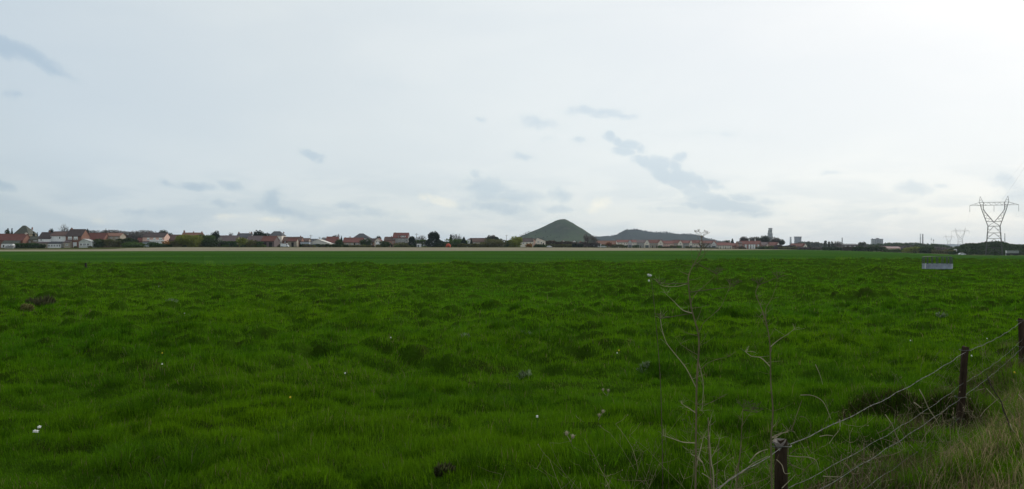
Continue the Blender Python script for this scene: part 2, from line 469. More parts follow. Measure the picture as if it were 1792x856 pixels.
M_weed = landmat("weedy_strip", [(0.30, (0.040, 0.045, 0.018)), (0.55, (0.062, 0.068, 0.022)), (0.75, (0.12, 0.115, 0.05))], 0.12, stretch=(.4, 1, 1), bump=0.8, bdist=0.2, bscale=1.0)
# pasture: fine rows so that the tussocks keep their profile at a grazing view
_c = np.arange(-420, 2221, 4.0)
_r = [1.6]
while _r[-1] < 1: _r.append(_r[-1])
while _r[-1] < 100: _r.append(_r[-1] + (0.05 if _r[-1] < 12 else min(0.24, 0.05 + (_r[-1] - 12) * 0.006)))
_r = np.array(_r); _t = (_r - _r[0]) / (_r[-1] - _r[0])
_ed = edge_d(_c)
rows = 1.6 + _t[:, None] * (_ed[None, :] - 1.6)
sheet("pasture", _c, rows, M_turf, land)
# wheat, bare soil, and the land beyond out to the horizon
_c2 = np.arange(-900, 2601, 20.0)
e2, b2, v2 = edge_d(_c2), beige_d(_c2), dvil(_c2)
soil = _c2 < 1400
b2 = np.where(soil, np.minimum(b2, v2 - 20), v2 - 6)
t = np.linspace(0, 1, 60)[:, None]
sheet("wheat_field", _c2, e2 - 0.5 + t * (b2 - e2 + 0.5), M_wheat, lambda x, y: ground(x, y) + 0.05 * (1 - sstep(0, 1, y - 90)) * 0)
t = np.linspace(0, 1, 30)[:, None]
# the bare soil ends at a weedy strip before the gardens
_top = np.interp(_c2, [-900, 0, 120, 190, 225, 300, 1000, 1200, 1330, 1420], [437.1, 437.1, 436.7, 436.2, 434.4, 433.0, 433.4, 435.0, 436.6, 437.0])
p2 = np.array([solve_row(p, r) for p, r in zip(_c2, _top)])
p2 = np.clip(p2, b2 + 1.0, v2 - 5.5)
sheet("ploughed_field", _c2, b2 + t * (p2 - b2), M_plough, ground, 0.0)
sheet("weedy_strip", _c2, p2 + t * (v2 - 5 - p2), M_weed, ground, 0.0)
far = np.geomspace(1, 30, 60)[:, None]
sheet("far_ground", _c2, (v2 - 5) * far, M_rough, lambda x, y: ground(x, y) * (1 - sstep(2500, 4000, y)) - 6 * sstep(2500, 4000, y))
g = MB(); g.lathe([(16000, -7.6), (16000, -7.5)], 64)
o = g.build("ground", M_rough); o["kind"] = "structure"

# ------------------------------------------------------------------ hills
def ridge_hill(name, prof, d, depth, mat, zbase=-6.5, rough=0.0, seed=0):
    """prof: (px, py) along the skyline; a solid hill of real depth behind it, rounded towards and away from the viewer"""
    pxs = np.array([p for p, _ in prof], float); pys = np.array([q for _, q in prof], float)
    u = np.linspace(pxs[0], pxs[-1], 140)
    top = Z(np.interp(u, pxs, pys), d)
    v = np.linspace(-1, 1, 41)
    U, Vv = np.meshgrid(u, v)
    prof_v = np.clip(1 - np.abs(Vv) ** 1.35, 0, 1)
    xx = X(U, d) ; yy = d + Vv * depth
    zz = zbase + (top[None, :] - zbase) * prof_v
    if rough: zz = zz + rough * (fbm(xx / 60, yy / 60, seed, 4) - 0.5) * prof_v * np.clip((top[None, :] - zbase) / 30, 0, 1)
    V = np.stack([xx, yy, zz], -1).reshape(-1, 3)
    n, c = U.shape
    i = np.arange(n - 1)[:, None] * c + np.arange(c - 1)[None, :]
    f = np.stack([i, i + 1, i + c + 1, i + c], -1).reshape(-1, 4)
    o = obj_np(name, V, [f], mat, smooth=True); o["kind"] = "structure"
    return o, (u, top)

M_heap = landmat("spoil_heap_cover", [(0.34, (0.020, 0.028, 0.022)), (0.5, (0.036, 0.052, 0.026)), (0.66, (0.056, 0.080, 0.034))], 0.007, stretch=(1, 1, 0.6), bump=0.9, bdist=2.5, bscale=0.10, fine=(0.022, 0.60, (0.050, 0.052, 0.036)))
M_heap2 = landmat("wooded_heap_cover", [(0.30, (0.020, 0.028, 0.028)), (0.55, (0.028, 0.036, 0.033)), (0.75, (0.038, 0.048, 0.038))], 0.006, bump=0.5, bdist=3, bscale=0.05)
# the conical heap: a true cone-like body, ridged at the crown
heap = [(880, 431), (893, 424), (900, 419.5), (912, 413), (925, 407.5), (938, 402.5), (950, 397), (962, 391.5), (972, 387), (980, 385), (988, 384.2), (993, 386), (1003, 391), (1013, 397), (1022, 402), (1030, 408), (1037, 414), (1046, 422), (1056, 431)]
ridge_hill("slag_heap", heap, 3000, 330, M_heap, rough=7, seed=2)
flat = [(1010, 431), (1030, 421), (1042, 414), (1055, 413.5), (1070, 413.2), (1080, 411), (1088, 406), (1094, 402.6), (1105, 401.5), (1115, 401.8), (1125, 404.5), (1140, 406), (1155, 406.5), (1170, 407.6), (1180, 409), (1190, 410.5), (1200, 410), (1212, 410.3), (1222, 413), (1232, 416.5), (1245, 420), (1260, 423), (1285, 427), (1310, 431)]
o_flat, flat_top = ridge_hill("flat_topped_hill", flat, 4300, 420, M_heap2, rough=9, seed=5)
ridge_hill("distant_hill", [(1480, 431), (1560, 428.5), (1640, 427.2), (1700, 427.6), (1760, 427.2), (1830, 428), (1950, 431)], 10500, 900, M_heap2, rough=10, seed=8)
ridge_hill("wooded_mound", [(1640, 446), (1656, 441), (1664, 437), (1675, 433), (1690, 428.5), (1705, 427.6), (1720, 426.5), (1733, 424.4), (1745, 423.2), (1757, 425.2), (1768, 429), (1785, 430), (1830, 432), (1900, 446)], 700, 40, M_rough, zbase=-5, rough=2.0, seed=4)

def hollow():
    """earth sheet over the pit under the wires, with shade painted into it"""
    M = landmat("earth_with_shade", [(0.35, (0.010, 0.007, 0.005)), (0.55, (0.020, 0.014, 0.009)), (0.7, (0.034, 0.024, 0.014))], 5, bump=1.0, bdist=.05, bscale=25)  # near-black stops put a shrub's shadow into the earth colour
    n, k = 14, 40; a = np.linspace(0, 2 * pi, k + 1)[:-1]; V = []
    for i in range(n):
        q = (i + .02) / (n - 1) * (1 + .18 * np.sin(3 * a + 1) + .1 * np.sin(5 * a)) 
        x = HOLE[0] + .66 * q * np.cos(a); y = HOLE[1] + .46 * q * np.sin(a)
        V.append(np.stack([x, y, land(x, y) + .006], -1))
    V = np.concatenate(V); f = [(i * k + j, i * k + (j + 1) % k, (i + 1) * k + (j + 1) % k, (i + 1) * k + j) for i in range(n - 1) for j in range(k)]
    o = obj_np("pit_earth_shade", V, [np.array(f)], M, smooth=True); o["kind"] = "structure"
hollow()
# ------------------------------------------------------------------ buildings
BRICK = (0.235, 0.115, 0.080); PINKBRICK = (0.40, 0.235, 0.185); WHITE = (0.80, 0.80, 0.78); CREAM = (0.76, 0.68, 0.58); OLIVE = (0.22, 0.19, 0.125); GREYW = (0.34, 0.33, 0.31)
SALMON = (0.70, 0.46, 0.37); BEIGE = (0.38, 0.33, 0.26)
REDT = (0.160, 0.060, 0.047); ORANGET = (0.23, 0.118, 0.082); BROWNT = (0.125, 0.075, 0.062); SLATE = (0.085, 0.088, 0.098); DARKT = (0.075, 0.055, 0.052); MAUVET = (0.155, 0.115, 0.112); GREENT = (0.085, 0.09, 0.07); TERR = (0.195, 0.073, 0.060)
M_frame = mat("white_paint", (0.82, 0.82, 0.80), 0.06, 3)
M_pane = mat("window_glass", (0.03, 0.035, 0.04), 0.3, 2, rough=0.08, spec=0.6)
M_dark = mat("dark_opening", (0.02, 0.019, 0.018), 0.3, 2)
M_zinc = mat("zinc_sheet", (0.33, 0.36, 0.40), 0.12, 1.5, rough=0.5)
def wallm(c): return mat("weathered_render" if min(c) > 0.3 else "brickwork", c, 0.14, 0.6, rows=0.0 if min(c) > 0.3 else 2.2, streak=min(c) > 0.3)
def roofm(c): return mat("roof_tiles", c, 0.22, 0.8, rows=2.6)

def prism_roof(w, dp, hh, e, th=0.22, kind='gable', ridge=None, over=0.35, sag=0.0):
    """roof shell over a w x dp footprint centred on the origin, ridge along x, eaves at z=e, rise hh"""
    m = MB()
    x0, x1 = -w / 2 - over * 0.6, w / 2 + over * 0.6
    y0, y1 = -dp / 2 - over, dp / 2 + over
    k = hh / (dp / 2); ez = e - over * k
    if kind == 'gable':
        a = [(x0, y0, ez), (x1, y0, ez), (x1, 0, e + hh), (x0, 0, e + hh), (x1, y1, ez), (x0, y1, ez)]
        b = [(p[0], p[1], p[2] + th) for p in a]
        m.poly(a + b, [(0, 3, 2, 1), (3, 5, 4, 2), (6, 7, 8, 9), (9, 8, 10, 11), (0, 1, 7, 6), (5, 11, 10, 4), (1, 2, 8, 7), (2, 4, 10, 8), (0, 6, 9, 3), (3, 9, 11, 5)])
        m.tube([(x0, 0, e + hh + th), (x1, 0, e + hh + th)], 0.13, 0.13, 5)
    else:
        r0, r1 = ridge
        a = [(x0, y0, ez), (x1, y0, ez), (x1, y1, ez), (x0, y1, ez)]
        m.poly(a + [(r0, 0, e + hh), (r1, 0, e + hh)], [(0, 1, 5, 4), (1, 2, 5), (2, 3, 4, 5), (3, 0, 4), (3, 2, 1, 0)])
        m.tube([(r0, 0, e + hh), (r1, 0, e + hh)], 0.15, 0.15, 5)
        for c_, r_ in ((0, r0), (1, r1), (2, r1), (3, r0)):
            m.tube([a[c_], (r_, 0, e + hh)], 0.11, 0.11, 4)
    return m

def add_window(root, x, y, z, w, h, facing='front', frame=M_frame, pane=M_pane, name="window", blind=False):
    """frame bars standing proud of the wall at y, with its pane as a sub-part; (x, z) is the centre"""
    m = MB(); t = min(0.20, w * 0.13)
    m.box(x - w / 2, x + w / 2, y - 0.10, y - 0.02, z + h / 2 - t, z + h / 2); m.box(x - w / 2, x + w / 2, y - 0.16, y - 0.02, z - h / 2, z - h / 2 + t)
    m.box(x - w / 2, x - w / 2 + t, y - 0.10, y - 0.02, z - h / 2 + t, z + h / 2 - t); m.box(x + w / 2 - t, x + w / 2, y - 0.10, y - 0.02, z - h / 2 + t, z + h / 2 - t)
    if w > 0.9: m.box(x - t / 2, x + t / 2, y - 0.10, y - 0.02, z - h / 2 + t, z + h / 2 - t)
    if w > 2.4:
        for q in (-0.25, 0.25): m.box(x + q * w - t / 2, x + q * w + t / 2, y - 0.10, y - 0.02, z - h / 2 + t, z + h / 2 - t)
    o = m.build(name, frame, root)
    p = MB(); p.box(x - w / 2 + t, x + w / 2 - t, y - 0.05, y - 0.015, z - h / 2 + t, z + h / 2 - t); p.build("pane", pane, o)
    if blind:
        b = MB(); b.box(x - w / 2 + t, x + w / 2 - t, y - 0.075, y - 0.055, z - h * 0.15, z + h / 2 - t); b.build("blind", M_frame, o)
    return o

def house(label, px0, px1, yr, ye, wall, roof, d=None, dd=0.0, kind='gable', depth=8.0, ridge=None, chim=(), wins=(), doors=(), cat="house", name="house", group=None, yaw=0.0, base=None, apex=None, ext=(), wallname="wall"):
    """a building from where its walls, eaves and ridge stand; windows, doors and chimneys as (px, py, ...) of the photograph turned into metres on its front wall"""
    pc = (px0 + px1) / 2
    d = (d or float(dvil(pc))) + dd
    s = d / F
    g = gz(pc, d) if base is None else Z(base, d)
    root = empty(name, (X(pc, d), d + depth / 2 if kind != 'front' else d + depth / 2, g), radians(yaw))
    tag(root, label, cat, group)
    w = (px1 - px0) * s
    e = Z(ye, d) - g
    # the ridge stands half the depth further back
    dr = d + depth / 2
    hh = (Z(yr, dr) - g - e) if kind != 'front' else (Z(yr, d) - g - e)
    hh = max(hh, 0.3)
    m = MB()
    sk = -0.6
    hw, hd = w / 2, depth / 2
    if kind == 'hip':
        m.box(-hw, hw, -hd, hd, sk, e)
    elif kind == 'front':       # gable towards the viewer: ridge runs away from him
        ax = (apex - pc) * s if apex else 0.0
        m.poly([(-hw, -hd, sk), (hw, -hd, sk), (hw, -hd, e), (ax, -hd, e + hh), (-hw, -hd, e), (-hw, hd, sk), (hw, hd, sk), (hw, hd, e), (ax, hd, e + hh), (-hw, hd, e)],
               [(0, 1, 2, 3, 4), (9, 8, 7, 6, 5), (1, 6, 7, 2), (5, 0, 4, 9), (5, 6, 1, 0), (2, 7, 8, 3), (3, 8, 9, 4)])
    elif kind == 'flat':
        m.box(-hw, hw, -hd, hd, sk, e)
    else:
        m.poly([(-hw, -hd, sk), (hw, -hd, sk), (hw, hd, sk), (-hw, hd, sk), (-hw, -hd, e), (hw, -hd, e), (hw, hd, e), (-hw, hd, e), (-hw, 0, e + hh), (hw, 0, e + hh)],
               [(3, 2, 1, 0), (0, 1, 5, 4), (2, 3, 7, 6), (1, 2, 6, 9, 5), (3, 0, 4, 8, 7), (4, 5, 9, 8), (6, 7, 8, 9)])
    m.build(wallname, wallm(wall), root)
    if kind == 'hip':
        r0, r1 = [(q - pc) * s for q in ridge]
        ro = prism_roof(w, depth, hh, e, kind='hip', ridge=(r0, r1)).build("roof", roofm(roof), root)
    elif kind == 'front':
        ax = (apex - pc) * s if apex else 0.0
        t = 0.2; q = MB(); ov = 0.25
        for sgn, xe in ((-1, -hw), (1, hw)):
            k = hh / max(0.2, abs(xe - ax))
            xo = xe + sgn * ov; zo = e - ov * k
            a = [(ax, -hd - ov, e + hh + .01), (xo, -hd - ov, zo + .01), (xo, hd + ov, zo + .01), (ax, hd + ov, e + hh + .01)]
            b = [(p[0], p[1], p[2] + t) for p in a]
            q.poly(a + b, [(0, 1, 2, 3), (7, 6, 5, 4), (0, 4, 5, 1), (1, 5, 6, 2), (2, 6, 7, 3), (3, 7, 4, 0)])
        ro = q.build("roof", roofm(roof), root)
    elif kind == 'flat':
        q = MB(); q.box(-hw - .2, hw + .2, -hd - .2, hd + .2, e + 0.003, e + 0.35); ro = q.build("roof", roofm(roof), root)
    else:
        ro = prism_roof(w, depth, hh, e).build("roof", roofm(roof), root)
    for c in chim:
        cx, cy = (c[0] - pc) * (dr / F), Z(c[1], dr) - g
        cw = (c[2] if len(c) > 2 else 1.3) * s / 2
        m = MB(); zb = e + hh * 0.5; m.box(cx - cw, cx + cw, -0.35, 0.35, zb, cy); m.box(cx - cw * 1.2, cx + cw * 1.2, -0.45, 0.45, cy + 0.003, cy + 0.14)
        if cw > 0.25:
            m.tube([(cx - cw * .4, 0, cy + .14), (cx - cw * .4, 0, cy + .5)], .12, .10, 6); m.tube([(cx + cw * .4, 0, cy + .14), (cx + cw * .4, 0, cy + .5)], .12, .10, 6)
        m.build("chimney", wallm(BRICK if len(c) < 4 else c[3]), ro)
    for q in wins:
        add_window(root, (q[0] - pc) * s, -hd, Z(q[1], d) - g, q[2] * s, q[3] * s, blind=len(q) > 4)
    for q in doors:     # px, top row, width px, material
        x, zt, ww = (q[0] - pc) * s, Z(q[1], d) - g, q[2] * s
        m = MB(); m.box(x - ww / 2, x + ww / 2, -hd - 0.06, -hd - 0.02, 0.0, zt); m.box(x - ww / 2 - .06, x + ww / 2 + .06, -hd - 0.1, -hd - 0.02, zt + .003, zt + 0.1)
        o = m.build("garage_door" if ww > 2 else "door", q[3] if len(q) > 3 else M_dark, root)
        h_ = MB(); h_.box(x + ww * .3, x + ww * .3 + .1, -hd - .12, -hd - .06, 1.0, 1.05); h_.build("handle", M_zinc, o)
    for q in ext:       # lean-to: px0, px1, top row, eave row, projection, wall, roof
        x0, x1 = (q[0] - pc) * s, (q[1] - pc) * s
        z1, z0 = Z(q[2], d) - g, Z(q[3], d) - g
        pr = q[4]; xm = (x0 + x1) / 2
        sub = MB(); sub.poly([(x0, -hd - pr, sk), (x1, -hd - pr, sk), (x1, -hd - .003, sk), (x0, -hd - .003, sk), (x0, -hd - pr, z0), (x1, -hd - pr, z0), (x1, -hd - .003, z1), (x0, -hd - .003, z1)],
                             [(3, 2, 1, 0), (0, 1, 5, 4), (1, 2, 6, 5), (2, 3, 7, 6), (3, 0, 4, 7), (4, 5, 6, 7)])
        lo = sub.build("lean_to", wallm(q[5]), root)
        k = (z1 - z0) / pr; zl = z0 - .3 * k
        r_ = MB(); a = [(x0 - .15, -hd - pr - .3, zl + .01), (x1 + .15, -hd - pr - .3, zl + .01), (x1 + .15, -hd - .01, z1 + .01), (x0 - .15, -hd - .01, z1 + .01)]
        r_.poly(a + [(p[0], p[1], p[2] + .15) for p in a], [(3, 2, 1, 0), (4, 5, 6, 7), (0, 1, 5, 4), (1, 2, 6, 5), (2, 3, 7, 6), (3, 0, 4, 7)])
        r_.build("lean_to_roof", roofm(q[6]), lo)
        for v in (q[7] if len(q) > 7 else ()):
            dd_ = d - pr
            add_window(lo, (v[0] - pc) * s, -hd - pr, Z(v[1], d) - g, v[2] * s, v[3] * s)
    return root

def dormer(root, px, py, w, h, d, depth, wall=WHITE):
    """a little roofed window standing out of the roof slope"""
    s = d / F; lx = X(px, d) - root.location.x; lz = Z(py, d) - root.location.z
    m = MB(); m.box(lx - w * s / 2, lx + w * s / 2, -depth / 2 + .2, 0.4, lz - h * s / 2, lz + h * s / 2)
    o = m.build("dormer", wallm(wall), root)
    r = MB(); r.box(lx - w * s / 2 - .2, lx + w * s / 2 + .2, -depth / 2 - .1, 0.5, lz + h * s / 2 + .003, lz + h * s / 2 + .2); r.build("dormer_roof", roofm(SLATE), o)
    n = max(1, int(w / 4))
    for i in range(n):
        add_window(o, lx + (i - (n - 1) / 2) * w * s / n, -depth / 2 + .2, lz, w * s / n * .6, h * s * .75)
    return o

WD = mat("white_door", (0.7, 0.71, 0.72), 0.06, 2)
BLUED = mat("pale_blue_door", (0.50, 0.56, 0.62), 0.08, 2)

# -- the western end of the village
house("long brick barn with red tiled roof behind the white caravan", -16, 40, 410, 420.5, BRICK, REDT, dd=0, depth=9, chim=((38, 408.5, 3.5, CREAM),), wins=((16, 423.5, 3, 2.4), (27, 423.5, 3, 2.4)), ext=((8, 36, 420.8, 426.5, 3.0, OLIVE, GREENT),), name="barn", cat="barn")
house("tall villa with steep dark pyramid roof and one thin chimney", 24, 50, 395.3, 409, OLIVE, GREENT, dd=16, kind='hip', depth=9.5, ridge=(32, 37.5), chim=((48.6, 399, 1.7),), wins=((30, 413.5, 2.6, 4), (37, 413.5, 2.6, 4), (44, 413.5, 2.6, 4)))
house("low house with green-grey roof between the villa and the white house", 44, 68, 414.5, 419.5, OLIVE, GREENT, dd=6, depth=7, wins=((52, 423, 3, 3), (62, 421.5, 6, 2)))
house("small white house with dark broken roof and wide dark garage", 67, 88, 407.3, 417.2, WHITE, DARKT, dd=2, depth=8, chim=((80.5, 405.5, 1.6),), wins=((72, 420, 2.4, 3),), ext=((67.5, 87.5, 423.6, 425.6, 3.2, BEIGE, MAUVET, ((72, 429, 3, 3),)),), doors=((83, 426.5, 8, M_dark),))
house("white house with brown roof, one small window and glazed lean-to", 88.2, 114.8, 406, 412.6, WHITE, BROWNT, dd=3, depth=8.5, wins=((104.5, 416, 2.3, 4),), ext=((89, 112, 423.2, 426.5, 3.5, WHITE, SLATE, ((91.5, 430, 3.4, 3.6), (96.2, 430, 3.4, 3.6), (101, 430, 3.4, 3.6), (106, 430, 3.4, 3.6), (110, 430, 2.2, 3.6))),))
house("brown brick house with two wide white windows under a dark roof", 115.2, 142.5, 402, 413.2, BRICK, DARKT, dd=1, depth=10, chim=((118, 399.8, 2.6),), wins=((122.5, 416.5, 7, 6.2, 1), (132.6, 416.8, 7, 6.2, 1)), doors=((131, 424.5, 6.5, WD), (119, 426, 4, M_dark)), ext=((115.5, 126, 420.8, 424.5, 2.6, BEIGE, MAUVET, ((121, 428.5, 4, 3.4),)),))
house("pale glazed garden building with low gable beside the brown brick house", 138, 162, 418.6, 424, (0.50, 0.52, 0.48), (0.36, 0.37, 0.36), dd=-10, kind='front', depth=6, apex=146, wins=((142, 428, 5, 5), (148, 428, 5, 5), (154, 428, 5, 5)), doors=((159.8, 423, 2.2, WD),), name="conservatory", cat="garden building")
house("low red roofed house with a conifer before its roof", 144, 181, 408.5, 419, BRICK, REDT, dd=24, depth=9, chim=((166, 407.5, 1.4),), wins=((150, 422, 3, 3), (172, 422, 3, 3)))
house("low house with long orange ridge behind the dark hedges", 178, 210, 408.4, 413.2, BEIGE, ORANGET, dd=30, depth=8, wins=((186, 416, 3, 2.6), (195, 416, 3, 2.6), (204, 416, 3, 2.6)))
house("little brick shed with red roof beside the salmon house", 239, 251, 417, 422, PINKBRICK, REDT, dd=6, depth=5, doors=((246, 425, 3, M_dark),), name="shed", cat="shed")
house("salmon two storey house with white band and three pale windows", 249.5, 287.5, 408, 414.8, SALMON, DARKT, dd=2, depth=9, chim=((255, 407, 1.4),), wins=((259.6, 418.2, 4.2, 4.6, 1), (270.4, 418.2, 4.2, 4.6, 1), (281, 418.2, 5.6, 4.6, 1), (283, 427.5, 4, 4)), doors=((258, 424.2, 5, WD),), ext=((252, 262, 422.8, 424, 2.2, (0.52, 0.55, 0.58), SLATE, ((254.5, 427.8, 3, 4),)), (262.5, 287, 420.4, 421.2, 0.5, WHITE, WHITE)))
house("brown roofed annexe joined behind the orange bush", 286, 312, 411.6, 419.6, MAUVET, BROWNT, dd=9, depth=8, wins=((292, 423, 3, 3),), name="annexe", cat="outbuilding")
house("brown roofed house with three chimneys rising behind the willow", 315.5, 350, 408, 416, BRICK, ORANGET, dd=18, depth=9, chim=((317.6, 404.2, 2.2), (334, 406.3, 1.5), (348.4, 405.6, 1.4)), wins=((322, 420, 3, 4), (332, 420, 3, 4), (343, 420, 3, 4)))
house("low house with long mauve roof behind the clipped green hedge", 381, 414, 413, 421.5, BEIGE, MAUVET, dd=6, depth=9, chim=((391, 412.2, 1.4),), wins=((388, 425, 3, 3), (400, 425, 3, 3), (409, 425, 3, 3)))
house("slate roofed house with a chimney at either end and red-trimmed window", 413.2, 438, 409.2, 415.6, GREYW, SLATE, dd=14, depth=8, chim=((414.6, 406.8, 1.8), (433.8, 406.6, 1.7, CREAM), (437, 406.8, 1.7)), wins=((424, 417.8, 4, 4, 1), (418, 418, 2.5, 4), (431, 418, 2.5, 4)))
house("low mauve roofed house between yellow bushes and a big dark tree", 432, 458.5, 413.4, 421.5, BEIGE, MAUVET, dd=4, depth=8, wins=((438, 424.5, 3, 3), (447, 424.5, 3, 3)))
house("open fronted barn with bright red roof below the mansion", 457.5, 481.5, 413.8, 421.8, MAUVET, REDT, dd=-4, depth=9, doors=((464, 424, 7, M_dark), (475, 424.5, 6, M_dark)), name="barn", cat="barn", yaw=-6)
house("cream mansion with steep grey hipped roof and a side chimney", 471, 493, 405.2, 412.2, CREAM, SLATE, dd=14, kind='hip', depth=10, ridge=(475.6, 486.6), chim=((492.8, 407, 1.7),), wins=((488, 417.5, 3.4, 4.4, 1), (481, 417.5, 2.6, 4.2), (474.5, 417.5, 2.6, 4.2), (488, 425, 3, 4)), ext=((481, 492, 423.5, 425, 2.4, GREYW, SLATE),))
house("long brown roofed row with short red roof patch behind a white van", 494, 527, 415.4, 421.4, BRICK, BROWNT, dd=10, depth=8, chim=((523.4, 413.8, 1.8),), wins=((499, 424, 2.6, 3), (518, 424, 2.6, 3)))
house("small outhouse with red roof in front of the brown row", 503, 519, 417.6, 422, BEIGE, REDT, dd=3, depth=5, doors=((512, 424.5, 4, M_dark),), name="outhouse", cat="outbuilding")
house("low brown outbuilding next to the pale shed and utility pole", 523, 540, 417.6, 421.6, BEIGE, BROWNT, dd=22, depth=7, wins=((530, 424, 2.6, 2.6),), name="outbuilding", cat="outbuilding")
house("wide white shed with shallow pale gable above the dark green hedge", 538, 577, 419.4, 426.6, (0.62, 0.59, 0.53), (0.60, 0.58, 0.53), dd=0, kind='front', depth=22, apex=556, doors=((552, 427, 5, M_zinc),), name="shed", cat="shed")
house("flat blue-grey store joined to the wide white shed", 525.5, 541, 423, 423.6, (0.42, 0.45, 0.50), MAUVET, dd=-3, kind='flat', depth=8, wins=((530, 426, 3, 2),), name="store", cat="outbuilding")
house("broad dark roof rising behind the wide white shed", 536, 572, 418.9, 424, MAUVET, SLATE, dd=30, depth=9, wins=((544, 426, 2, 2),), name="workshop", cat="workshop")
house("red roofed house with grey gable beside three conifers", 569.5, 590, 415, 424.4, PINKBRICK, TERR, dd=8, depth=9, chim=((570.6, 414.2, 1.2),), wins=((575, 427, 3, 3), (584, 427, 3, 3)))
house("small grey gabled house leaning on the red roofed house", 559.5, 570.5, 416, 422.5, GREYW, SLATE, dd=11, kind='front', depth=8, wins=((565, 424.5, 2.4, 2.6),))
house("long low farmhouse with mauve-red roof in front of the slate hipped house", 600, 634, 416.8, 424, BEIGE, TERR, dd=2, depth=8.5, chim=((602.5, 415.6, 1.2), (610.5, 414.8, 1.4)), wins=((608, 427.2, 2.6, 3), (616, 427.2, 2.6, 3), (624.5, 427, 3.4, 3.6), (630, 427.2, 2.6, 3)), doors=((620.5, 425.6, 2.4, M_dark),), name="farmhouse", cat="farmhouse")
house("grey house with broad slate hipped roof behind the long farmhouse", 617.5, 646, 409, 416.6, GREYW, SLATE, dd=16, kind='hip', depth=10, ridge=(626.5, 633.5), wins=((638, 419.6, 4, 4, 1), (628, 419.6, 3, 4)))
house("dark red roofed house with a low wing between two dark trees", 645.5, 660, 418, 424, PINKBRICK, DARKT, dd=9, depth=8, wins=((650, 427, 2.6, 3),))
house("pale gabled house with white balcony below a small tree", 655.5, 666.5, 417, 421.8, CREAM, REDT, dd=3, kind='front', depth=9, wins=((659, 423.5, 2, 2.4), (663.5, 423.5, 2, 2.4)), ext=((659, 666, 424.6, 426.4, 1.5, WHITE, WHITE),))
house("brick house with pinkish front and dark side roof", 672, 691, 415.4, 421, PINKBRICK, BROWNT, dd=2, depth=8, chim=((675.5, 414.6, 1.3), (684, 414.2, 1.4)), wins=((683, 427.5, 2.8, 2.4), (688, 424, 2, 2.4)), doors=((685.5, 428, 3, M_dark),))
b26 = house("tall house with steep red roof and long white dormer", 687.5, 714, 408.2, 416.2, GREYW, TERR, dd=0, depth=9, chim=((690, 407.2, 1.2),), wins=((698.5, 420.6, 2.6, 3), (705.5, 420.6, 2.6, 3), (711, 420.6, 2.2, 3), (708.5, 427.5, 2.6, 5)), doors=((695, 426, 3, M_dark),))
dormer(b26, 705.2, 414.2, 8, 3.2, float(dvil(700)), 9)
dormer(b26, 697.3, 414.4, 2.6, 3, float(dvil(700)), 9, ORANGET)
house("small white garden hut between two dark conifers", 729.5, 736.4, 427.6, 428.6, WHITE, (0.55, 0.55, 0.53), dd=-9, depth=3, doors=((732, 429.2, 2, M_dark),), name="hut", cat="hut")
house("narrow white gabled house between two dark conical conifers", 816.5, 824, 418.2, 421.5, WHITE, BROWNT, dd=8, kind='front', depth=8, wins=((820, 423.5, 2, 2.4), (820, 427.5, 2, 2.4)))
house("low brown roofed house beside the narrow white gable", 822, 849, 417.4, 423, BEIGE, BROWNT, dd=12, depth=8, wins=((830, 426, 2.6, 2.6), (841, 426, 2.6, 2.6)))
# -- below the spoil heap
house("white walled house with dark roof beside the orange bush", 911, 933, 417.6, 423, CREAM, DARKT, dd=8, depth=9, chim=((936, 417, 1),), wins=((916, 425.6, 2.6, 2.6), (922, 425.6, 2.6, 2.6), (928, 425.6, 2.6, 2.6)))
house("narrow pink and white gable under the conical heap", 929, 937, 418, 421.6, SALMON, BROWNT, dd=4, kind='front', depth=7, wins=((933, 424, 2.4, 3, 1),))
house("cream house with brown tiled gable roof under the conical heap", 936.5, 954.5, 416.6, 421.6, CREAM, BROWNT, dd=2, kind='front', depth=9, apex=940, wins=((942, 423.5, 3, 2.4), (947.5, 425, 2, 3), (938, 426.6, 3.4, 1.8)), doors=((951, 425.5, 2, M_dark),))
for q0, q1, a_, e_, c_, t_, lb in ((965.5, 972, 420.5, 423, CREAM, BROWNT, "pale little gable showing above the first bare brown hedge"), (982.5, 990, 421.3, 424, WHITE, TERR, "white gabled cottage half hidden where two bare hedges meet"), (1001, 1009.5, 421.2, 424.4, WHITE, BROWNT, "white gabled cottage above the dark clipped hedge"), (1013.5, 1020, 422.5, 425, PINKBRICK, TERR, "pink gabled cottage between the white cottages and bare trees"), (1022, 1030, 421.8, 425, CREAM, TERR, "cream gabled cottage just before the tall bare trees")):
    house(lb, q0, q1, a_, e_, c_, t_, dd=30, kind='front', depth=9, wins=(((q0 + q1) / 2, e_ + 1.5, 2, 2),), name="cottage", cat="cottage")
house("long orange roofed house behind parked white cars", 1044, 1088, 421.8, 427.6, BEIGE, ORANGET, dd=14, depth=10, wins=((1058, 429.6, 2.2, 2.2), (1066, 429.6, 2.2, 2.2), (1076, 429.6, 2.2, 2.2)))
house("white flat roofed house with balcony next to the bare trees", 1040, 1052, 427, 427.6, WHITE, (0.5, 0.5, 0.5), dd=-8, kind='flat', depth=7, wins=((1044, 429.4, 4, 1.6), (1049, 429.4, 2.5, 1.6)))

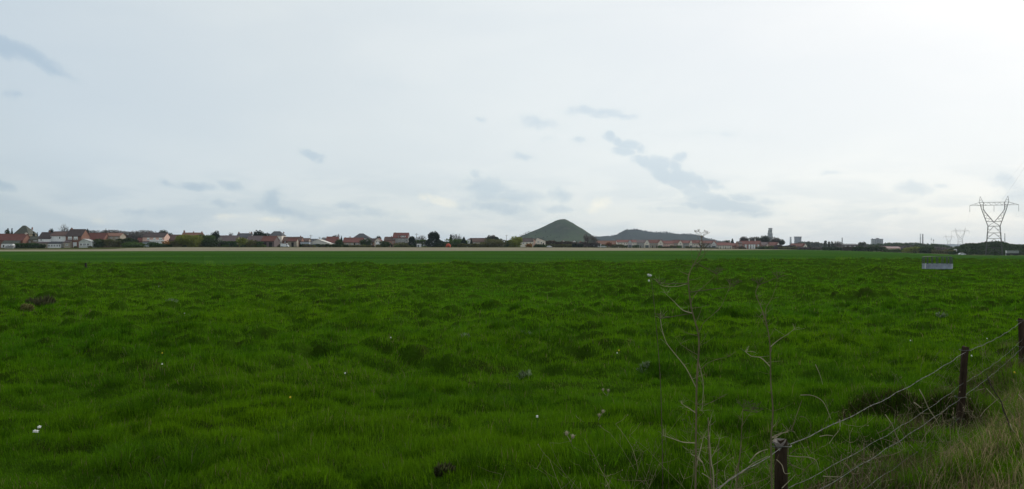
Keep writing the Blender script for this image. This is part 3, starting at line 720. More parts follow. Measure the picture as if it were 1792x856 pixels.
# -- the new terraces east of the heap
def terrace(label, px0, px1, yr, ye, gab, yb, wins, roof=TERR, wall=CREAM, gwall=CREAM, chim=(), d=None, side_=None):
    d = d or float(dvil((px0 + px1) / 2))
    r = house(label, px0, px1, yr, ye, wall, roof, d=d, depth=9, chim=chim, name="terraced_house", cat="house", group="new terraces with red roofs",
              wins=[(q, ye + (yb - ye) * .24, 1.5, 2.2) for q in wins] + [(q, ye + (yb - ye) * .72, 1.5, 2.4) for q in wins[::2]], doors=[(q, ye + (yb - ye) * .58, 1.4, M_dark) for q in wins[1::2]])
    s = d / F; pc = (px0 + px1) / 2
    for (g0, g1, ga, ge) in gab:
        x0, x1, xm = (g0 - pc) * s, (g1 - pc) * s, ((g0 + g1) / 2 - pc) * s
        z0, za, ze = -0.6, Z(ga, d) - r.location.z, Z(ge, d) - r.location.z
        y0, y1 = -4.5 - 1.6, 0.0
        m = MB(); m.poly([(x0, y0, z0), (x1, y0, z0), (x1, y0, ze), (xm, y0, za), (x0, y0, ze), (x0, y1, z0), (x1, y1, z0), (x1, y1, ze), (xm, y1, za), (x0, y1, ze)],
                         [(0, 1, 2, 3, 4), (1, 6, 7, 2), (5, 0, 4, 9), (2, 7, 8, 3), (3, 8, 9, 4)])
        g_ = m.build("front_gable", wallm(gwall), r)
        q = MB()
        for sg, xe in ((-1, x0), (1, x1)):
            k = (za - ze) / abs(xe - xm); xo = xe + sg * .15; zo = ze - .15 * k
            a = [(xm, y0 - .12, za + .01), (xo, y0 - .12, zo + .01), (xo, y1, zo + .01), (xm, y1, za + .01)]
            q.poly(a + [(p[0], p[1], p[2] + .16) for p in a], [(0, 1, 2, 3), (7, 6, 5, 4), (0, 4, 5, 1), (1, 5, 6, 2), (2, 6, 7, 3), (3, 7, 4, 0)])
        q.build("gable_roof", roofm(roof), g_)
        add_window(g_, xm, y0, ze - 0.2, 1.0, 1.2)
        m = MB(); m.box(xm - (x1 - x0) * .36, xm + (x1 - x0) * .36, y0 - .08, y0 - .02, 0, 2.3); m.build("garage_door", mat("grey_garage_door", (0.10, 0.115, 0.12), 0.15, 1), g_)
    return r
PGREY = (0.44, 0.40, 0.40)
terrace("red roofed terrace with a grey-pink gable above a dark green hedge", 1080, 1114, 420.4, 424, ((1098.6, 1105.4, 420, 423.6),), 433.5, (1083, 1088, 1093, 1096.5, 1108, 1111.5), gwall=PGREY)
terrace("mauve roofed terrace with one cream gable at its eastern end", 1115, 1136, 420.4, 424.8, ((1127.4, 1136, 420, 425.4),), 434, (1117.5, 1121, 1124.5), roof=MAUVET, wall=GREYW)
terrace("dark red terrace between two tall cream gables", 1136.3, 1160, 420.2, 425, ((1151.2, 1160, 419.8, 425.6),), 434, (1138.5, 1142, 1145.5, 1149), roof=REDT, wall=BEIGE)
terrace("lower red roofed terrace with a row of small white windows", 1161.5, 1178.5, 421.8, 426, (), 434.4, (1164, 1168, 1172, 1176), wall=SALMON)
terrace("dark red terrace whose cream gable stands above a grey garage", 1178.8, 1195.2, 420.8, 425.4, ((1186, 1194, 421, 426),), 434.6, (1180.5, 1183.5,), roof=REDT, wall=BEIGE)
terrace("pale walled terrace ending in a narrow cream gable and dark red flank", 1195.5, 1212.5, 421.4, 425.4, ((1206, 1211, 421, 425.6),), 434.8, (1198, 1201, 1204), wall=GREYW)
terrace("red terrace behind the dry umbel head with small cream gable", 1213, 1229, 421, 425.8, ((1223, 1228.4, 421.4, 426.4),), 435, (1215, 1218, 1221), wall=CREAM)
terrace("red terrace with a broad white gable at the end of the row", 1229.5, 1254, 421.6, 425.8, ((1244, 1253, 422.4, 427.8),), 435.2, (1232, 1235.5, 1239, 1242), roof=REDT, wall=GREYW, gwall=(0.6, 0.57, 0.55))
terrace("single storey red roofed terrace with five white bays", 1255, 1281, 425, 429.4, (), 435.6, (1257.5, 1261, 1266, 1270, 1274, 1278), wall=(0.66, 0.6, 0.5))
terrace("low plain terrace joining the white bays to the tall brick end", 1281.5, 1294, 426.2, 430.6, (), 435.6, (1284, 1288, 1291.5), wall=PINKBRICK)
house("dark roofed end house with a narrow pale front", 1291.5, 1299, 423, 426, PINKBRICK, DARKT, dd=-6, depth=8, name="terraced_house", wins=((1294, 429, 1.6, 3), (1297, 429, 1.6, 3)))
tt = terrace("tall red roofed terrace with many white window strips and two white chimneys", 1297, 1333, 422, 427.2, (), 436, (1303, 1306.5, 1310, 1313.5, 1318, 1321.5, 1325, 1329), wall=PINKBRICK, chim=((1313.4, 419.2, 1.6, WHITE), (1323.8, 418.4, 1.6, WHITE)))
for i, q in enumerate((1305, 1311.5, 1316, 1320, 1327)):
    dT = float(dvil(1315)); m = MB(); x = X(q, dT) - tt.location.x; m.box(x - .75, x + .75, -4.5 - .45, -4.5 - .003, -.4, Z(427.8, dT) - tt.location.z); m.build("bay", wallm(WHITE), tt)
terrace("mauve roofed house with a white gable facing east beside the headframe", 1333.5, 1348, 424, 428.8, ((1341, 1348, 424.4, 428.6),), 436, (1335.5, 1338.5), roof=MAUVET, wall=PINKBRICK)
terrace("red roofed house with white gable partly under the headframe", 1348.5, 1364, 424.2, 429, ((1358.4, 1364, 424.6, 429),), 436, (1351, 1355), roof=REDT, wall=PINKBRICK)
terrace("last red roofed house of the row with one white end gable", 1387, 1411, 426.4, 431, ((1405.4, 1411.4, 426.6, 431),), 437, (1390, 1395, 1400), roof=REDT, wall=PINKBRICK, d=840)
house("dark ridge of a roof standing behind the single storey terrace", 1259, 1271, 423, 425.5, GREYW, DARKT, d=860, depth=8, wins=((1265, 427, 1.5, 1.5),))
# -- industrial things towards the east
house("long dark roofed warehouse behind the eastern hedges", 1474, 1504, 427.2, 429, MAUVET, SLATE, d=980, depth=20, base=440, wins=((1480, 431, 3, 1.2), (1488, 431, 3, 1.2), (1496, 431, 3, 1.2)), name="warehouse", cat="warehouse")
house("long low pink building with pale roof before the apartment block", 1550, 1576, 432, 434, SALMON, (0.36, 0.24, 0.23), d=820, depth=10, base=442, wins=((1556, 435.6, 2, 1.2), (1564, 435.6, 2, 1.2), (1571, 435.6, 2, 1.2)), name="long_building", cat="building")
house("small white hut at the edge of the wooded mound", 1671.4, 1674.4, 436.6, 437.6, WHITE, (0.5, 0.5, 0.5), d=655, base=441, depth=2, doors=((1673, 439, 1, M_dark),), name="hut", cat="hut")
house("bright white industrial shed glimpsed beneath the second pylon", 1672, 1688, 432.2, 433, (0.78, 0.78, 0.80), (0.75, 0.76, 0.78), d=1500, depth=30, base=440, wins=((1680, 434, 3, .8),), name="shed", cat="shed")

def block(name, label, cat, px0, px1, yt, d, depth, wall, floors=0, cols=0, zb=-8.0):
    w = (px1 - px0) * d / F; zt = Z(yt, d)
    root = empty(name, (X((px0 + px1) / 2, d), d, zb)); tag(root, label, cat)
    h = zt - zb
    m = MB(); m.box(-w / 2, w / 2, -depth / 2, depth / 2, 0, h); m.build("wall", wall, root)
    m = MB(); m.box(-w / 2 - .6, w / 2 + .6, -depth / 2 - .6, depth / 2 + .6, h + .01, h + 1.6); m.box(-w * .2, w * .1, -2, 2, h + 1.61, h + 4.4); m.build("roof", mat("flat_roof", (0.16, 0.16, 0.165), 0.15, 0.1), root)
    for j in range(cols):
        m = MB(); x = -w / 2 + w * (j + .5) / cols; ww = w / cols * .3
        for i in range(floors):
            z = h - 2 - i * (h - 4) / floors
            m.box(x - ww, x + ww, -depth / 2 - .12, -depth / 2 - .01, z - 1.6, z)
        m.build("window_column", M_pane, root)
    return root
CONC = mat("grey_concrete", (0.30, 0.30, 0.31), 0.14, 0.08, streak=True); CONCL = mat("pale_concrete", (0.47, 0.47, 0.46), 0.10, 0.08, streak=True)
block("apartment_block", "grey slab of apartments rising above the eastern wood", "apartment block", 1529, 1543.4, 419, 2900, 18, CONC, 9, 5)
block("silo_tower", "pale thin tower standing beside the grey apartment block", "tower", 1525, 1528.2, 419.4, 3100, 8, CONCL, 9, 1)

def headframe():
    d = 2900; s = d / F; zb = -8
    root = empty("headframe_tower", (X(1347.6, d), d, zb)); tag(root, "tall concrete pit headframe tower above the terraces", "tower")
    t = lambda y: Z(y, d) - zb
    m = MB(); m.box(-3.4 * s, 3.6 * s, -6, 6, 0, t(408)); m.build("shaft_hall", CONC, root)
    m = MB(); m.box(-1.9 * s, 3.1 * s, -5, 5, t(408) + .01, t(400.4)); m.build("winding_house", CONCL, root)
    m = MB(); m.box(-2.3 * s, 3.5 * s, -5.8, 5.8, t(400.4) + .01, t(399.2)); m.build("roof", CONC, root)
    m = MB(); m.box(-3.3 * s, -2.5 * s, -3, 3, t(408) + .01, t(404)); m.box(-3.1 * s, -2.7 * s, -1.5, 1.5, t(404) + .01, t(402.5)); m.build("stair_tower", CONC, root)
    for x in (-.9, .5, 1.9):
        m = MB(); m.box((x - .3) * s, (x + .3) * s, -5.15, -5.01, t(407), t(401.5)); m.build("window", M_pane, root)
    for x in (-2.2, .2, 2.4):
        m = MB(); m.box((x - .25) * s, (x + .25) * s, -6.15, -6.01, t(424), t(409.4)); m.build("window", M_pane, root)
headframe()
def cooling():
    d = 4000; s = d / F; zb = -8
    root = empty("cooling_tower", (X(1396.2, d), d, zb)); tag(root, "squat dark cooling tower with flared rim beyond the terraces", "cooling tower")
    h = Z(414.2, d) - zb
    pr = [(6.9 * s, 0), (6.5 * s, h * .25), (6.15 * s, h * .5), (5.95 * s, h * .68), (6.05 * s, h * .85), (6.35 * s, h * .97), (6.4 * s, h), (6.1 * s, h), (5.7 * s, h * .8)]
    m = MB(); m.lathe(pr, 40, cap=False); m.build("shell", mat("dark_concrete", (0.16, 0.16, 0.175), 0.12, 0.03, streak=True), root, True)
    m = MB(); m.lathe([(6.5 * s, h - 2.2), (6.75 * s, h - 2.2), (6.75 * s, h + .4), (6.42 * s, h + .4)], 40, cap=False); m.build("rim", CONC, root)
cooling()
def stack(name, label, px, yt, d, w, m_, zb=-8.0, group=None, cat="chimney", band=True):
    r = w * d / F / 2; root = empty(name, (X(px, d), d, zb)); tag(root, label, cat, group)
    h = Z(yt, d) - zb
    m = MB(); m.lathe([(r * 1.25, 0), (r, h * .7), (r * .92, h - 2)], 16); m.build("shaft", m_, root, True)
    if band:
        m = MB(); m.lathe([(r * 1.08, h - 2.0 + .01), (r * 1.08, h)], 16); m.build("rim", CONC, root)
BR = mat("chimney_brick", BRICK, 0.2, 0.1)
stack("pale_tower", "very pale thin tower beside the dark cooling tower", 1383.6, 414.8, 4400, 3.2, CONCL, cat="tower")
stack("brick_chimney", "slim dark brick chimney at the end of the warehouse", 1473.8, 416, 1250, 1.5, mat("dark_brick", (0.07, 0.06, 0.06), .2, .1))
stack("chimney", "thinner and paler of the twin chimneys above the wood", 1610.6, 409.4, 3500, 1.5, CONCL, group="twin chimneys above the wood")
stack("chimney", "darker of the twin chimneys above the wood", 1614.9, 409.6, 3500, 1.9, mat("sooty_brick", (0.20, 0.17, 0.16), .2, .05), group="twin chimneys above the wood")
stack("chimney", "lone thin dark chimney behind the wooded mound", 1758.5, 408.4, 2500, 1.1, mat("dark_brick", (0.07, 0.06, 0.06), .2, .1))
def mast(label, px, yt, d, w):
    zb = -6; root = empty("radio_mast", (X(px, d), d, zb)); tag(root, label, "mast")
    h = Z(yt, d) - zb; r = w * d / F / 2
    m = MB()
    for k in range(3):
        a = 2 * pi * k / 3; m.tube([(r * cos(a), r * sin(a), 0), (r * .7 * cos(a), r * .7 * sin(a), h)], r * .2, r * .15, 4)
    for i in range(14):
        a = 2 * pi * (i % 3) / 3; b = 2 * pi * ((i + 1) % 3) / 3
        m.bar((r * cos(a), r * sin(a), h * i / 14), (r * .9 * cos(b), r * .9 * sin(b), h * (i + 1) / 14), r * .12)
    m.build("lattice", M_zinc, root)
    m = MB(); m.lathe([(r * 1.6, h * .82), (r * 1.8, h * .85), (r * 1.8, h * .9), (r * .6, h * .92)], 8); m.build("antenna_ring", CONC, root)
mast("thin pale mast standing alone between chimneys and pylons", 1629.6, 416, 2400, .8)
mast("short dark mast with a thick antenna ring", 1633.6, 418.5, 2300, 1.3)

# -- utility poles of the village
M_pole = mat("weathered_wood", (0.13, 0.115, 0.10), 0.25, 2)
def pole(label, px, yt, d, arm=True):
    g = gz(px, d); root = empty("utility_pole", (X(px, d), d, g)); tag(root, label, "utility pole", "utility poles of the village")
    h = Z(yt, d) - g
    m = MB(); m.tube([(0, 0, -.5), (0, 0, h)], .17, .12, 6); m.build("mast", M_pole, root)
    if arm:
        m = MB(); m.box(-1.0, 1.0, -.06, .06, h - .7, h - .55); m.build("crossarm", M_pole, root)
        for x in (-.85, 0, .85):
            m = MB(); m.tube([(x, 0, h - .55 if x else h), (x, 0, (h - .55 if x else h) + .3)], .06, .04, 5); m.build("insulator", M_frame, root)
pole("utility pole above the pale store and the wide white shed", 543.9, 411, 520)
pole("short pale utility pole beyond the wide white shed", 559.2, 414.6, 640)
pole("utility pole between round conifer and the biggest conifer", 729, 408.4, 540)
pole("utility pole standing where the conical heap begins to rise", 886.3, 411, 640)

# -- small things before the houses
def car(label, px, d, length=4.2, van=False, col=(0.75, 0.76, 0.77), rz=0.0):
    g = gz(px, d); root = empty("parked_van" if van else "parked_car", (X(px, d), d, g), rz); tag(root, label, "van" if van else "car")
    L_, W, = length, 1.75; hh = 2.1 if van else 1.45
    paint = mat("vehicle_paint", col, .04, 1, rough=.3, spec=.5)
    if van: prof = [(-.5, .35), (.5, .35), (.5, .95), (.40, 1.1), (.30, 2.0), (.26, hh), (-.48, hh), (-.5, 1.9)]
    else: prof = [(-.5, .3), (.5, .3), (.5, .72), (.27, .92), (.13, hh), (-.26, hh), (-.44, .95), (-.5, .9)]
    n = len(prof)
    m = MB(); m.poly([(x * L_, -W / 2, z) for x, z in prof] + [(x * L_, W / 2, z) for x, z in prof], [tuple(range(n)), tuple(range(2 * n - 1, n - 1, -1))] + [(i, n + i, n + (i + 1) % n, (i + 1) % n) for i in range(n)])
    b = m.build("body", paint, root)
    m = MB()
    if van: m.box(.22 * L_, .36 * L_, -W / 2 - .012, W / 2 + .012, 1.15, 1.75)
    else: m.box(-.33 * L_, -.03 * L_, -W / 2 - .012, W / 2 + .012, .95, 1.3); m.box(.0, .17 * L_, -W / 2 - .012, W / 2 + .012, .95, 1.25)
    m.build("side_window", M_pane, root)
    for sx_ in (-.32, .32):
        for sy in (-1, 1):
            m = MB(); m.lathe([(.02, -.1), (.32, -.1), (.32, .1), (.02, .1)], 12); w_ = m.build("wheel", mat("tyre_rubber", (0.02, .02, .02), .1, 1), root)
            w_.location = (sx_ * L_, sy * (W / 2 - .05), .32); w_.rotation_euler = (pi / 2, 0, 0)
            m = MB(); m.lathe([(.02, -.115), (.19, -.115), (.19, .115), (.02, .115)], 10); m.build("rim", M_zinc, w_)
car("white van parked in front of the long brown roofed row", 498.5, 492, 4.6, True)
car("white car parked against the bare brown hedge under the conical heap", 961.5, 596, 3.6)
car("white car parked before the long orange roofed house", 1057, 735, 4.4)
car("white van parked in front of the white flat roofed house", 1044, 728, 5.0, True)
car("white car driving along the road before the wooded mound", 1683.5, 566, 4.4)
def caravan():
    d = 488; g = gz(14, d); root = empty("caravan", (X(14.3, d), d, g)); tag(root, "white caravan with dark end window beside the dark clipped hedge", "caravan")
    w = 21 * d / F
    prof = [(-.5, .5), (.47, .5), (.5, .9), (.48, 2.3), (.42, 2.62), (-.42, 2.68), (-.49, 2.3), (-.51, 1.2)]; n = len(prof)
    m = MB(); m.poly([(x * w, -1.1, z) for x, z in prof] + [(x * w, 1.1, z) for x, z in prof], [tuple(range(n)), tuple(range(2 * n - 1, n - 1, -1))] + [(i, n + i, n + (i + 1) % n, (i + 1) % n) for i in range(n)])
    m.build("body", mat("caravan_panel", (.66, .66, .64), .06, 1, rough=.4), root)
    m = MB(); m.box(-.34 * w, -.24 * w, -1.13, -1.105, .8, 2.0); m.build("door", M_dark, root)
    add_window(root, .06 * w, -1.1, 1.7, 1.6, .7)
    add_window(root, .32 * w, -1.1, 1.7, 1.0, .7)
    for sx_ in (-.05, .12):
        m = MB(); m.lathe([(.02, -.1), (.33, -.1), (.33, .1), (.02, .1)], 12); q = m.build("wheel", mat("tyre_rubber", (0.02, .02, .02), .1, 1), root); q.location = (sx_ * w, -1.0, .33); q.rotation_euler = (pi / 2, 0, 0)
    m = MB(); m.bar((.5 * w, 0, .55), (.62 * w, 0, .5), .06); m.build("tow_bar", M_zinc, root)
    # its grey awning
    r2 = empty("awning", (X(16.5, d - 2.2), d - 2.2, g)); tag(r2, "low grey tarpaulin cover stretched in front of the white caravan", "tarpaulin")
    m = MB(); m.poly([(-2.2, -.8, 0), (2.4, -.8, 0), (2.4, .8, 0), (-2.2, .8, 0), (-2.0, -.2, 1.35), (2.2, -.1, 1.6), (2.2, .7, 1.7), (-2.0, .7, 1.4)], [(0, 1, 5, 4), (1, 2, 6, 5), (2, 3, 7, 6), (3, 0, 4, 7), (4, 5, 6, 7), (3, 2, 1, 0)])
    m.build("cover", mat("grey_tarpaulin", (.20, .20, .185), .15, 1), r2)
    m = MB(); m.bar((-2.3, -.9, 0), (-2.0, -.22, 1.4), .04); m.bar((2.5, -.9, 0), (2.2, -.12, 1.62), .04); m.build("pole", M_zinc, r2)
caravan()
def tent():
    d = 560; g = gz(784.5, d); root = empty("play_tent", (X(784.6, d), d, g)); tag(root, "orange-red dome tent in a garden by the dark conifers", "tent")
    r = 4.6 * d / F
    m = MB(); n = 12
    pr = [(r * 1.0, 0), (r * .98, r * .4), (r * .86, r * .85), (r * .6, r * 1.2), (r * .25, r * 1.4), (.05, r * 1.45)]
    m.lathe(pr, n); m.build("canopy", mat("orange_fabric", (.44, .075, .035), .12, .8), root, True)
    m = MB()
    for k in range(6):
        a = 2 * pi * k / 6; m.tube([(q * 1.012 * cos(a), q * 1.012 * sin(a), z) for q, z in pr], .05, .05, 4)
    m.build("rib", mat("dark_red_fabric", (.20, .04, .03), .1, 1), root)
    m = MB(); m.poly([(-.5, -r * 1.01, .05), (.5, -r * 1.01, .05), (0, -r * .93, r * .7)], [(0, 1, 2)]); m.build("entrance", M_dark, root)
tent()
# ------------------------------------------------------------------ trees, hedges and bushes
LEAF = {"conifer": (0.018, 0.034, 0.020), "darkgreen": (0.034, 0.058, 0.017), "green": (0.062, 0.105, 0.024), "olive": (0.115, 0.115, 0.042), "yellow": (0.175, 0.200, 0.030), "bare": (0.115, 0.105, 0.095),
        "brown": (0.085, 0.066, 0.048), "orange": (0.30, 0.15, 0.035), "pale": (0.26, 0.25, 0.22), "greygreen": (0.080, 0.092, 0.066), "hedge": (0.034, 0.074, 0.018), "mauve": (0.105, 0.088, 0.085), "rust": (0.22, 0.095, 0.05)}
M_bark = mat("bark", (0.085, 0.07, 0.055), 0.3, 3)
def leaves(P, size, seed, colvar=0.45, flat=0.0):
    """leaf-clump quads around the points P (n x 3); returns vertices, faces, colours"""
    g = np.random.default_rng(seed); n = len(P)
    a = g.normal(size=(n, 3)); a /= np.linalg.norm(a, axis=1)[:, None]
    b = g.normal(size=(n, 3)); b -= a * (a * b).sum(1)[:, None]; b /= np.linalg.norm(b, axis=1)[:, None]
    s = size * g.uniform(0.55, 1.35, n)[:, None]
    V = np.stack([P - a * s * .5, P + b * s * .32, P + a * s * .5, P - b * s * .32], 1).reshape(-1, 3)
    f = np.arange(n * 4).reshape(-1, 4)
    k = (fbm(P[:, 0] / (size * 5) + seed, P[:, 2] / (size * 5), seed, 2) - .5) * 1.3 * colvar + (g.random(n) - .5) * colvar
    c = np.clip(1 + k, .3, 2)[:, None] * np.ones((1, 3)); c[:, 0] *= 1 + .15 * (g.random(n) - .5)
    return V, f, np.repeat(c, 4, 0)

def crown_points(kind, w, h, n, g, depth=None):
    dp = depth or w
    if kind == 'conifer':
        z = 1 - np.sqrt(g.random(n)) * .98
        lay = .75 + .25 * np.abs(np.sin(z * 19 + g.uniform(0, 6)))
        r = (1 - z) ** .85 * lay * (.55 + .45 * np.sqrt(g.random(n))); a = g.uniform(0, 2 * pi, n)
        return np.stack([r * np.cos(a) * w / 2, r * np.sin(a) * dp / 2, .06 * h + z * h * .94], -1)
    if kind == 'fat':          # broad conifer, rounded below with spiky top
        z = g.random(n); r = np.sqrt(np.clip(1 - (np.abs(z - .30) / .74) ** 2.0, 0, 1)) * (1 - .28 * z)
        r = r * (.45 + .55 * np.sqrt(g.random(n))) * (.86 + .14 * np.sin(9 * z + 5)); a = g.uniform(0, 2 * pi, n)
        P = np.stack([r * np.cos(a) * w / 2, r * np.sin(a) * dp / 2, z * h * .88], -1)
        k = n // 6; t = g.integers(0, 9, k); q = g.random(k)
        tx = (np.linspace(-.27, .27, 9) * w)[t]; th = h * (np.array([.80, .88, .93, .98, .92, 1.0, .94, .88, .80])[t])
        sp = np.stack([tx + g.normal(0, .018 * w, k) * (1.3 - q), g.normal(0, .1 * dp, k), th * (.72 + .28 * q)], -1)
        return np.concatenate([P, sp])
    if kind == 'hedge':
        x = g.uniform(-.5, .5, n); y = g.uniform(-.5, .5, n); z = g.random(n) ** .75
        t = .80 + .36 * (fbm(x * w / max(h, .5) * 1.3 + 7 * g.random(), z * 0 + 3.3, 5, 3) - .3)
        return np.stack([x * w, y * dp, z * h * t], -1)
    if kind == 'box':
        x = g.uniform(-.5, .5, n); y = g.uniform(-.5, .5, n); z = g.random(n) ** .8
        return np.stack([x * w, y * dp, z * h * (.96 + .06 * g.random(n))], -1)
    # lobed round crown
    nl = 9; cs = g.normal(size=(nl, 3)); cs /= np.linalg.norm(cs, axis=1)[:, None]
    cs *= np.array([.29, .29, .27]) * g.uniform(.5, 1, (nl, 1)); rr = g.uniform(.17, .28, nl)
    i = g.integers(0, nl, n); u = g.normal(size=(n, 3)); u /= np.linalg.norm(u, axis=1)[:, None]
    u *= (g.random(n) ** .4)[:, None]
    p = cs[i] + u * rr[i][:, None]
    lo, hi = (0.02, 1.0) if kind == 'bush' else (0.22, 1.0)
    z = p[:, 2]; z = (z - z.min()) / (z.max() - z.min())
    x = np.clip(p[:, 0] / np.quantile(np.abs(p[:, 0]), .97), -1.08, 1.08) * .5; y = np.clip(p[:, 1] / np.quantile(np.abs(p[:, 1]), .97), -1.08, 1.08) * .5
    if kind == 'bush':
        z = z * np.where(g.random(n) < .35, g.random(n), 1)
    return np.stack([x * w, y * dp, (lo + z * (hi - lo)) * h], -1)

def limbs(m, base, h, w, g, levels=3, r0=None, twigs=None):
    """a trunk with branching limbs; adds the fine twig ends to twigs"""
    r0 = r0 or h * .022
    def grow(p, dirn, ln, r, lev):
        q = p + dirn * ln
        mid = p + dirn * ln * .5 + Vector(g.normal(0, ln * .05, 3))
        m.tube([p, mid, q], r, r * .55, 4 if lev else 6, cap=False)
        if lev >= levels:
            twigs.append((q, dirn, ln)); return
        for k in range(3 if lev else 5):
            d2 = (dirn + Vector(g.normal(0, .55, 3)) + Vector((0, 0, .12))).normalized()
            grow(p + dirn * ln * g.uniform(.55, 1.0), d2, ln * g.uniform(.52, .75), r * .5, lev + 1)
    grow(Vector(base), Vector((g.normal(0, .04), g.normal(0, .04), 1)).normalized(), h * .36, r0, 0)

_seed = [100]
NAMES = {"conifer": ("conifer_tree", "conifer"), "fat": ("conifer_tree", "conifer"), "tree": ("leafy_tree", "tree"), "bare": ("bare_tree", "tree"), "bush": ("garden_bush", "bush"), "hedge": ("garden_hedge", "hedge"), "box": ("clipped_hedge", "hedge"), "poplar": ("poplar_tree", "tree")}
def plant(kind, px0, px1, yt, label, col, d=None, dd=0.0, group=None, n=None, depth=None, base=None, leaf=None, zb=None):
    pc = (px0 + px1) / 2; d = (d or float(dvil(pc))) + dd
    s = d / F; w = (px1 - px0) * s
    g0 = gz(pc, d) if zb is None else zb
    h = Z(yt, d) - g0
    _seed[0] += 1; sd = _seed[0]; g = np.random.default_rng(sd)
    nm, cat = NAMES[kind]
    root = empty(nm, (X(pc, d), d, g0)); tag(root, label, cat, group)
    dp = depth or (w if kind not in ('hedge', 'box') else min(w, 3.0))
    area = w * h
    lf = leaf or max(.36, min(1.7, .74 * (s / .335)))
    mt = leafmat("leaf_" + col, LEAF[col], .25, .75, .1)
    if kind == 'bare' or kind == 'poplar':
        m = MB(); tw = []
        limbs(m, (0, 0, -.3), h, w, g, 3, h * .02, tw)
        m.build("trunk", M_bark, root)
        # twig sprays: thin slivers fanning from every limb end and through the crown
        k = n or int(min(1600, 260 + area * 6))
        P = crown_points('tree', w, h * 1.0, k, g)
        if kind == 'poplar': P[:, 0] *= .9
        a = P - np.array([0, 0, h * .35]); a /= np.linalg.norm(a, axis=1)[:, None]; a += g.normal(0, .35, a.shape)
        ln = g.uniform(.5, 1.4, k)[:, None] * h * .085; th = lf * .16
        b = np.cross(a, g.normal(size=a.shape)); b /= np.linalg.norm(b, axis=1)[:, None]
        V = np.stack([P - b * th, P + b * th, P + a * ln], 1).reshape(-1, 3)
        c = np.repeat(g.uniform(.6, 1.3, k)[:, None] * np.ones((1, 3)), 3, 0)
        obj_np("crown", V, [np.arange(k * 3).reshape(-1, 3)], mt, root, c)
    else:
        k = n or int(min(6500, max(320, (w * h * 15 + w * dp * 6) / (lf * lf))))
        P = crown_points(kind, w, h, k, g, dp)
        V, f, c = leaves(P, lf, sd)
        if kind in ('hedge', 'box', 'bush'):
            obj_np("foliage", V, [f], mt, root, c)
            m = MB()
            for i in range(max(1, int(w / 3)) if kind != 'bush' else 2):
                x = g.uniform(-.42, .42) * w; m.tube([(x, 0, -.3), (x + g.normal(0, .1), g.normal(0, .1), h * .6)], .07, .04, 5)
            m.build("stem", M_bark, root)
        else:
            obj_np("crown", V, [f], mt, root, c)
            m = MB(); m.tube([(0, 0, -.4), (w * .01, 0, h * .4), (0, 0, h * .86)], h * .025, h * .006, 6)
            if kind == 'tree':
                for i in range(6):
                    a = g.uniform(0, 2 * pi); z = g.uniform(.25, .5) * h
                    m.tube([(0, 0, z), (cos(a) * w * .18, sin(a) * w * .18, z + h * .2), (cos(a) * w * .3, sin(a) * w * .3, z + h * .34)], h * .010, h * .004, 5)
            m.build("trunk", M_bark, root)
    return root

P_ = plant
# west
P_('conifer', 10, 18, 396.3, "taller spiky conifer behind the barn beside the pyramid roofed villa", "conifer", dd=14)
P_('conifer', 17, 25, 398.6, "shorter conifer touching the pyramid roof of the villa", "conifer", dd=12)
P_('tree', 7, 20, 402.5, "dark broad tree top behind the red barn ridge", "darkgreen", dd=12)
P_('conifer', 53, 65, 405.4, "small dark conifer between the villa and the white house", "conifer", dd=14)
P_('conifer', 63.4, 67.6, 406.6, "very thin dark conifer beside the small white house", "conifer", dd=16)
P_('box', 25, 68, 426, "long dark clipped hedge between the caravan and the white house", "hedge", dd=-9)
P_('bush', 66, 79, 427, "dark green bush below the small white house", "darkgreen", dd=-8)
P_('fat', 82, 97, 399.6, "broad dark pine between the two white houses", "conifer", dd=14)
P_('bare', 104, 126, 394.6, "leafless pale tree behind the brown brick house", "bare", dd=26)
P_('conifer', 148.5, 157.5, 399.2, "pointed conifer in front of the low red roof", "conifer", dd=10)
P_('conifer', 183.4, 187, 400, "thin dark spire of a tree above the bare wood", "conifer", dd=120)
P_('bush', 162, 184, 417.6, "dark round bush at the foot of the low red roofed house", "darkgreen", dd=-6)
P_('hedge', 180, 212, 418, "olive-brown overgrown hedge under the orange ridge", "olive", dd=-5)
P_('hedge', 204, 241, 416, "tall dark overgrown hedge before the little red shed", "darkgreen", dd=-2)
P_('bush', 217, 253, 422.4, "lighter green bush in front of the tall dark hedge", "green", dd=-8)
P_('bush', 260, 287, 423, "dark clipped dome of a bush before the salmon house", "hedge", dd=-8)
P_('bush', 286, 298, 421, "orange budding bush at the corner of the salmon house", "orange", dd=-4)
P_('tree', 278, 299, 402, "grey-green tree rising behind the salmon house", "greygreen", dd=24)
P_('tree', 299, 315, 410.8, "dark trees tucked behind the brown annexe roof", "darkgreen", dd=24)
P_('hedge', 296, 320, 420, "brown-green hedge between the annexe and the willow", "olive", dd=-4)
P_('tree', 314, 351, 410.6, "big yellow-green willow covering the three chimney house", "yellow", dd=-8)
P_('bush', 317, 352, 415, "yellow-green lower boughs spreading under the willow", "yellow", dd=-9)
P_('tree', 345, 374, 410.4, "green spring tree next to the yellow willow", "green", dd=-2)
P_('bush', 348, 386, 418, "dark green bush filling the foot of the spring tree", "darkgreen", dd=-9)
P_('tree', 369.5, 384, 404.2, "dark round evergreen standing above the mauve roof", "conifer", dd=8)
P_('bush', 377, 393, 415.5, "greyish blossoming bush at the end of the mauve roofed house", "pale", dd=-6)
P_('box', 387, 414, 422.6, "clipped bright green hedge before the mauve roofed house", "hedge", dd=-10)
P_('bare', 401, 411, 408, "small leafless tree above the mauve roof", "bare", dd=26)
P_('bush', 411, 433, 415.6, "yellow bush in front of the house with end chimneys", "yellow", dd=-7)
P_('bush', 428, 452, 419.6, "olive yellow bush beside the yellow bush", "olive", dd=-8)
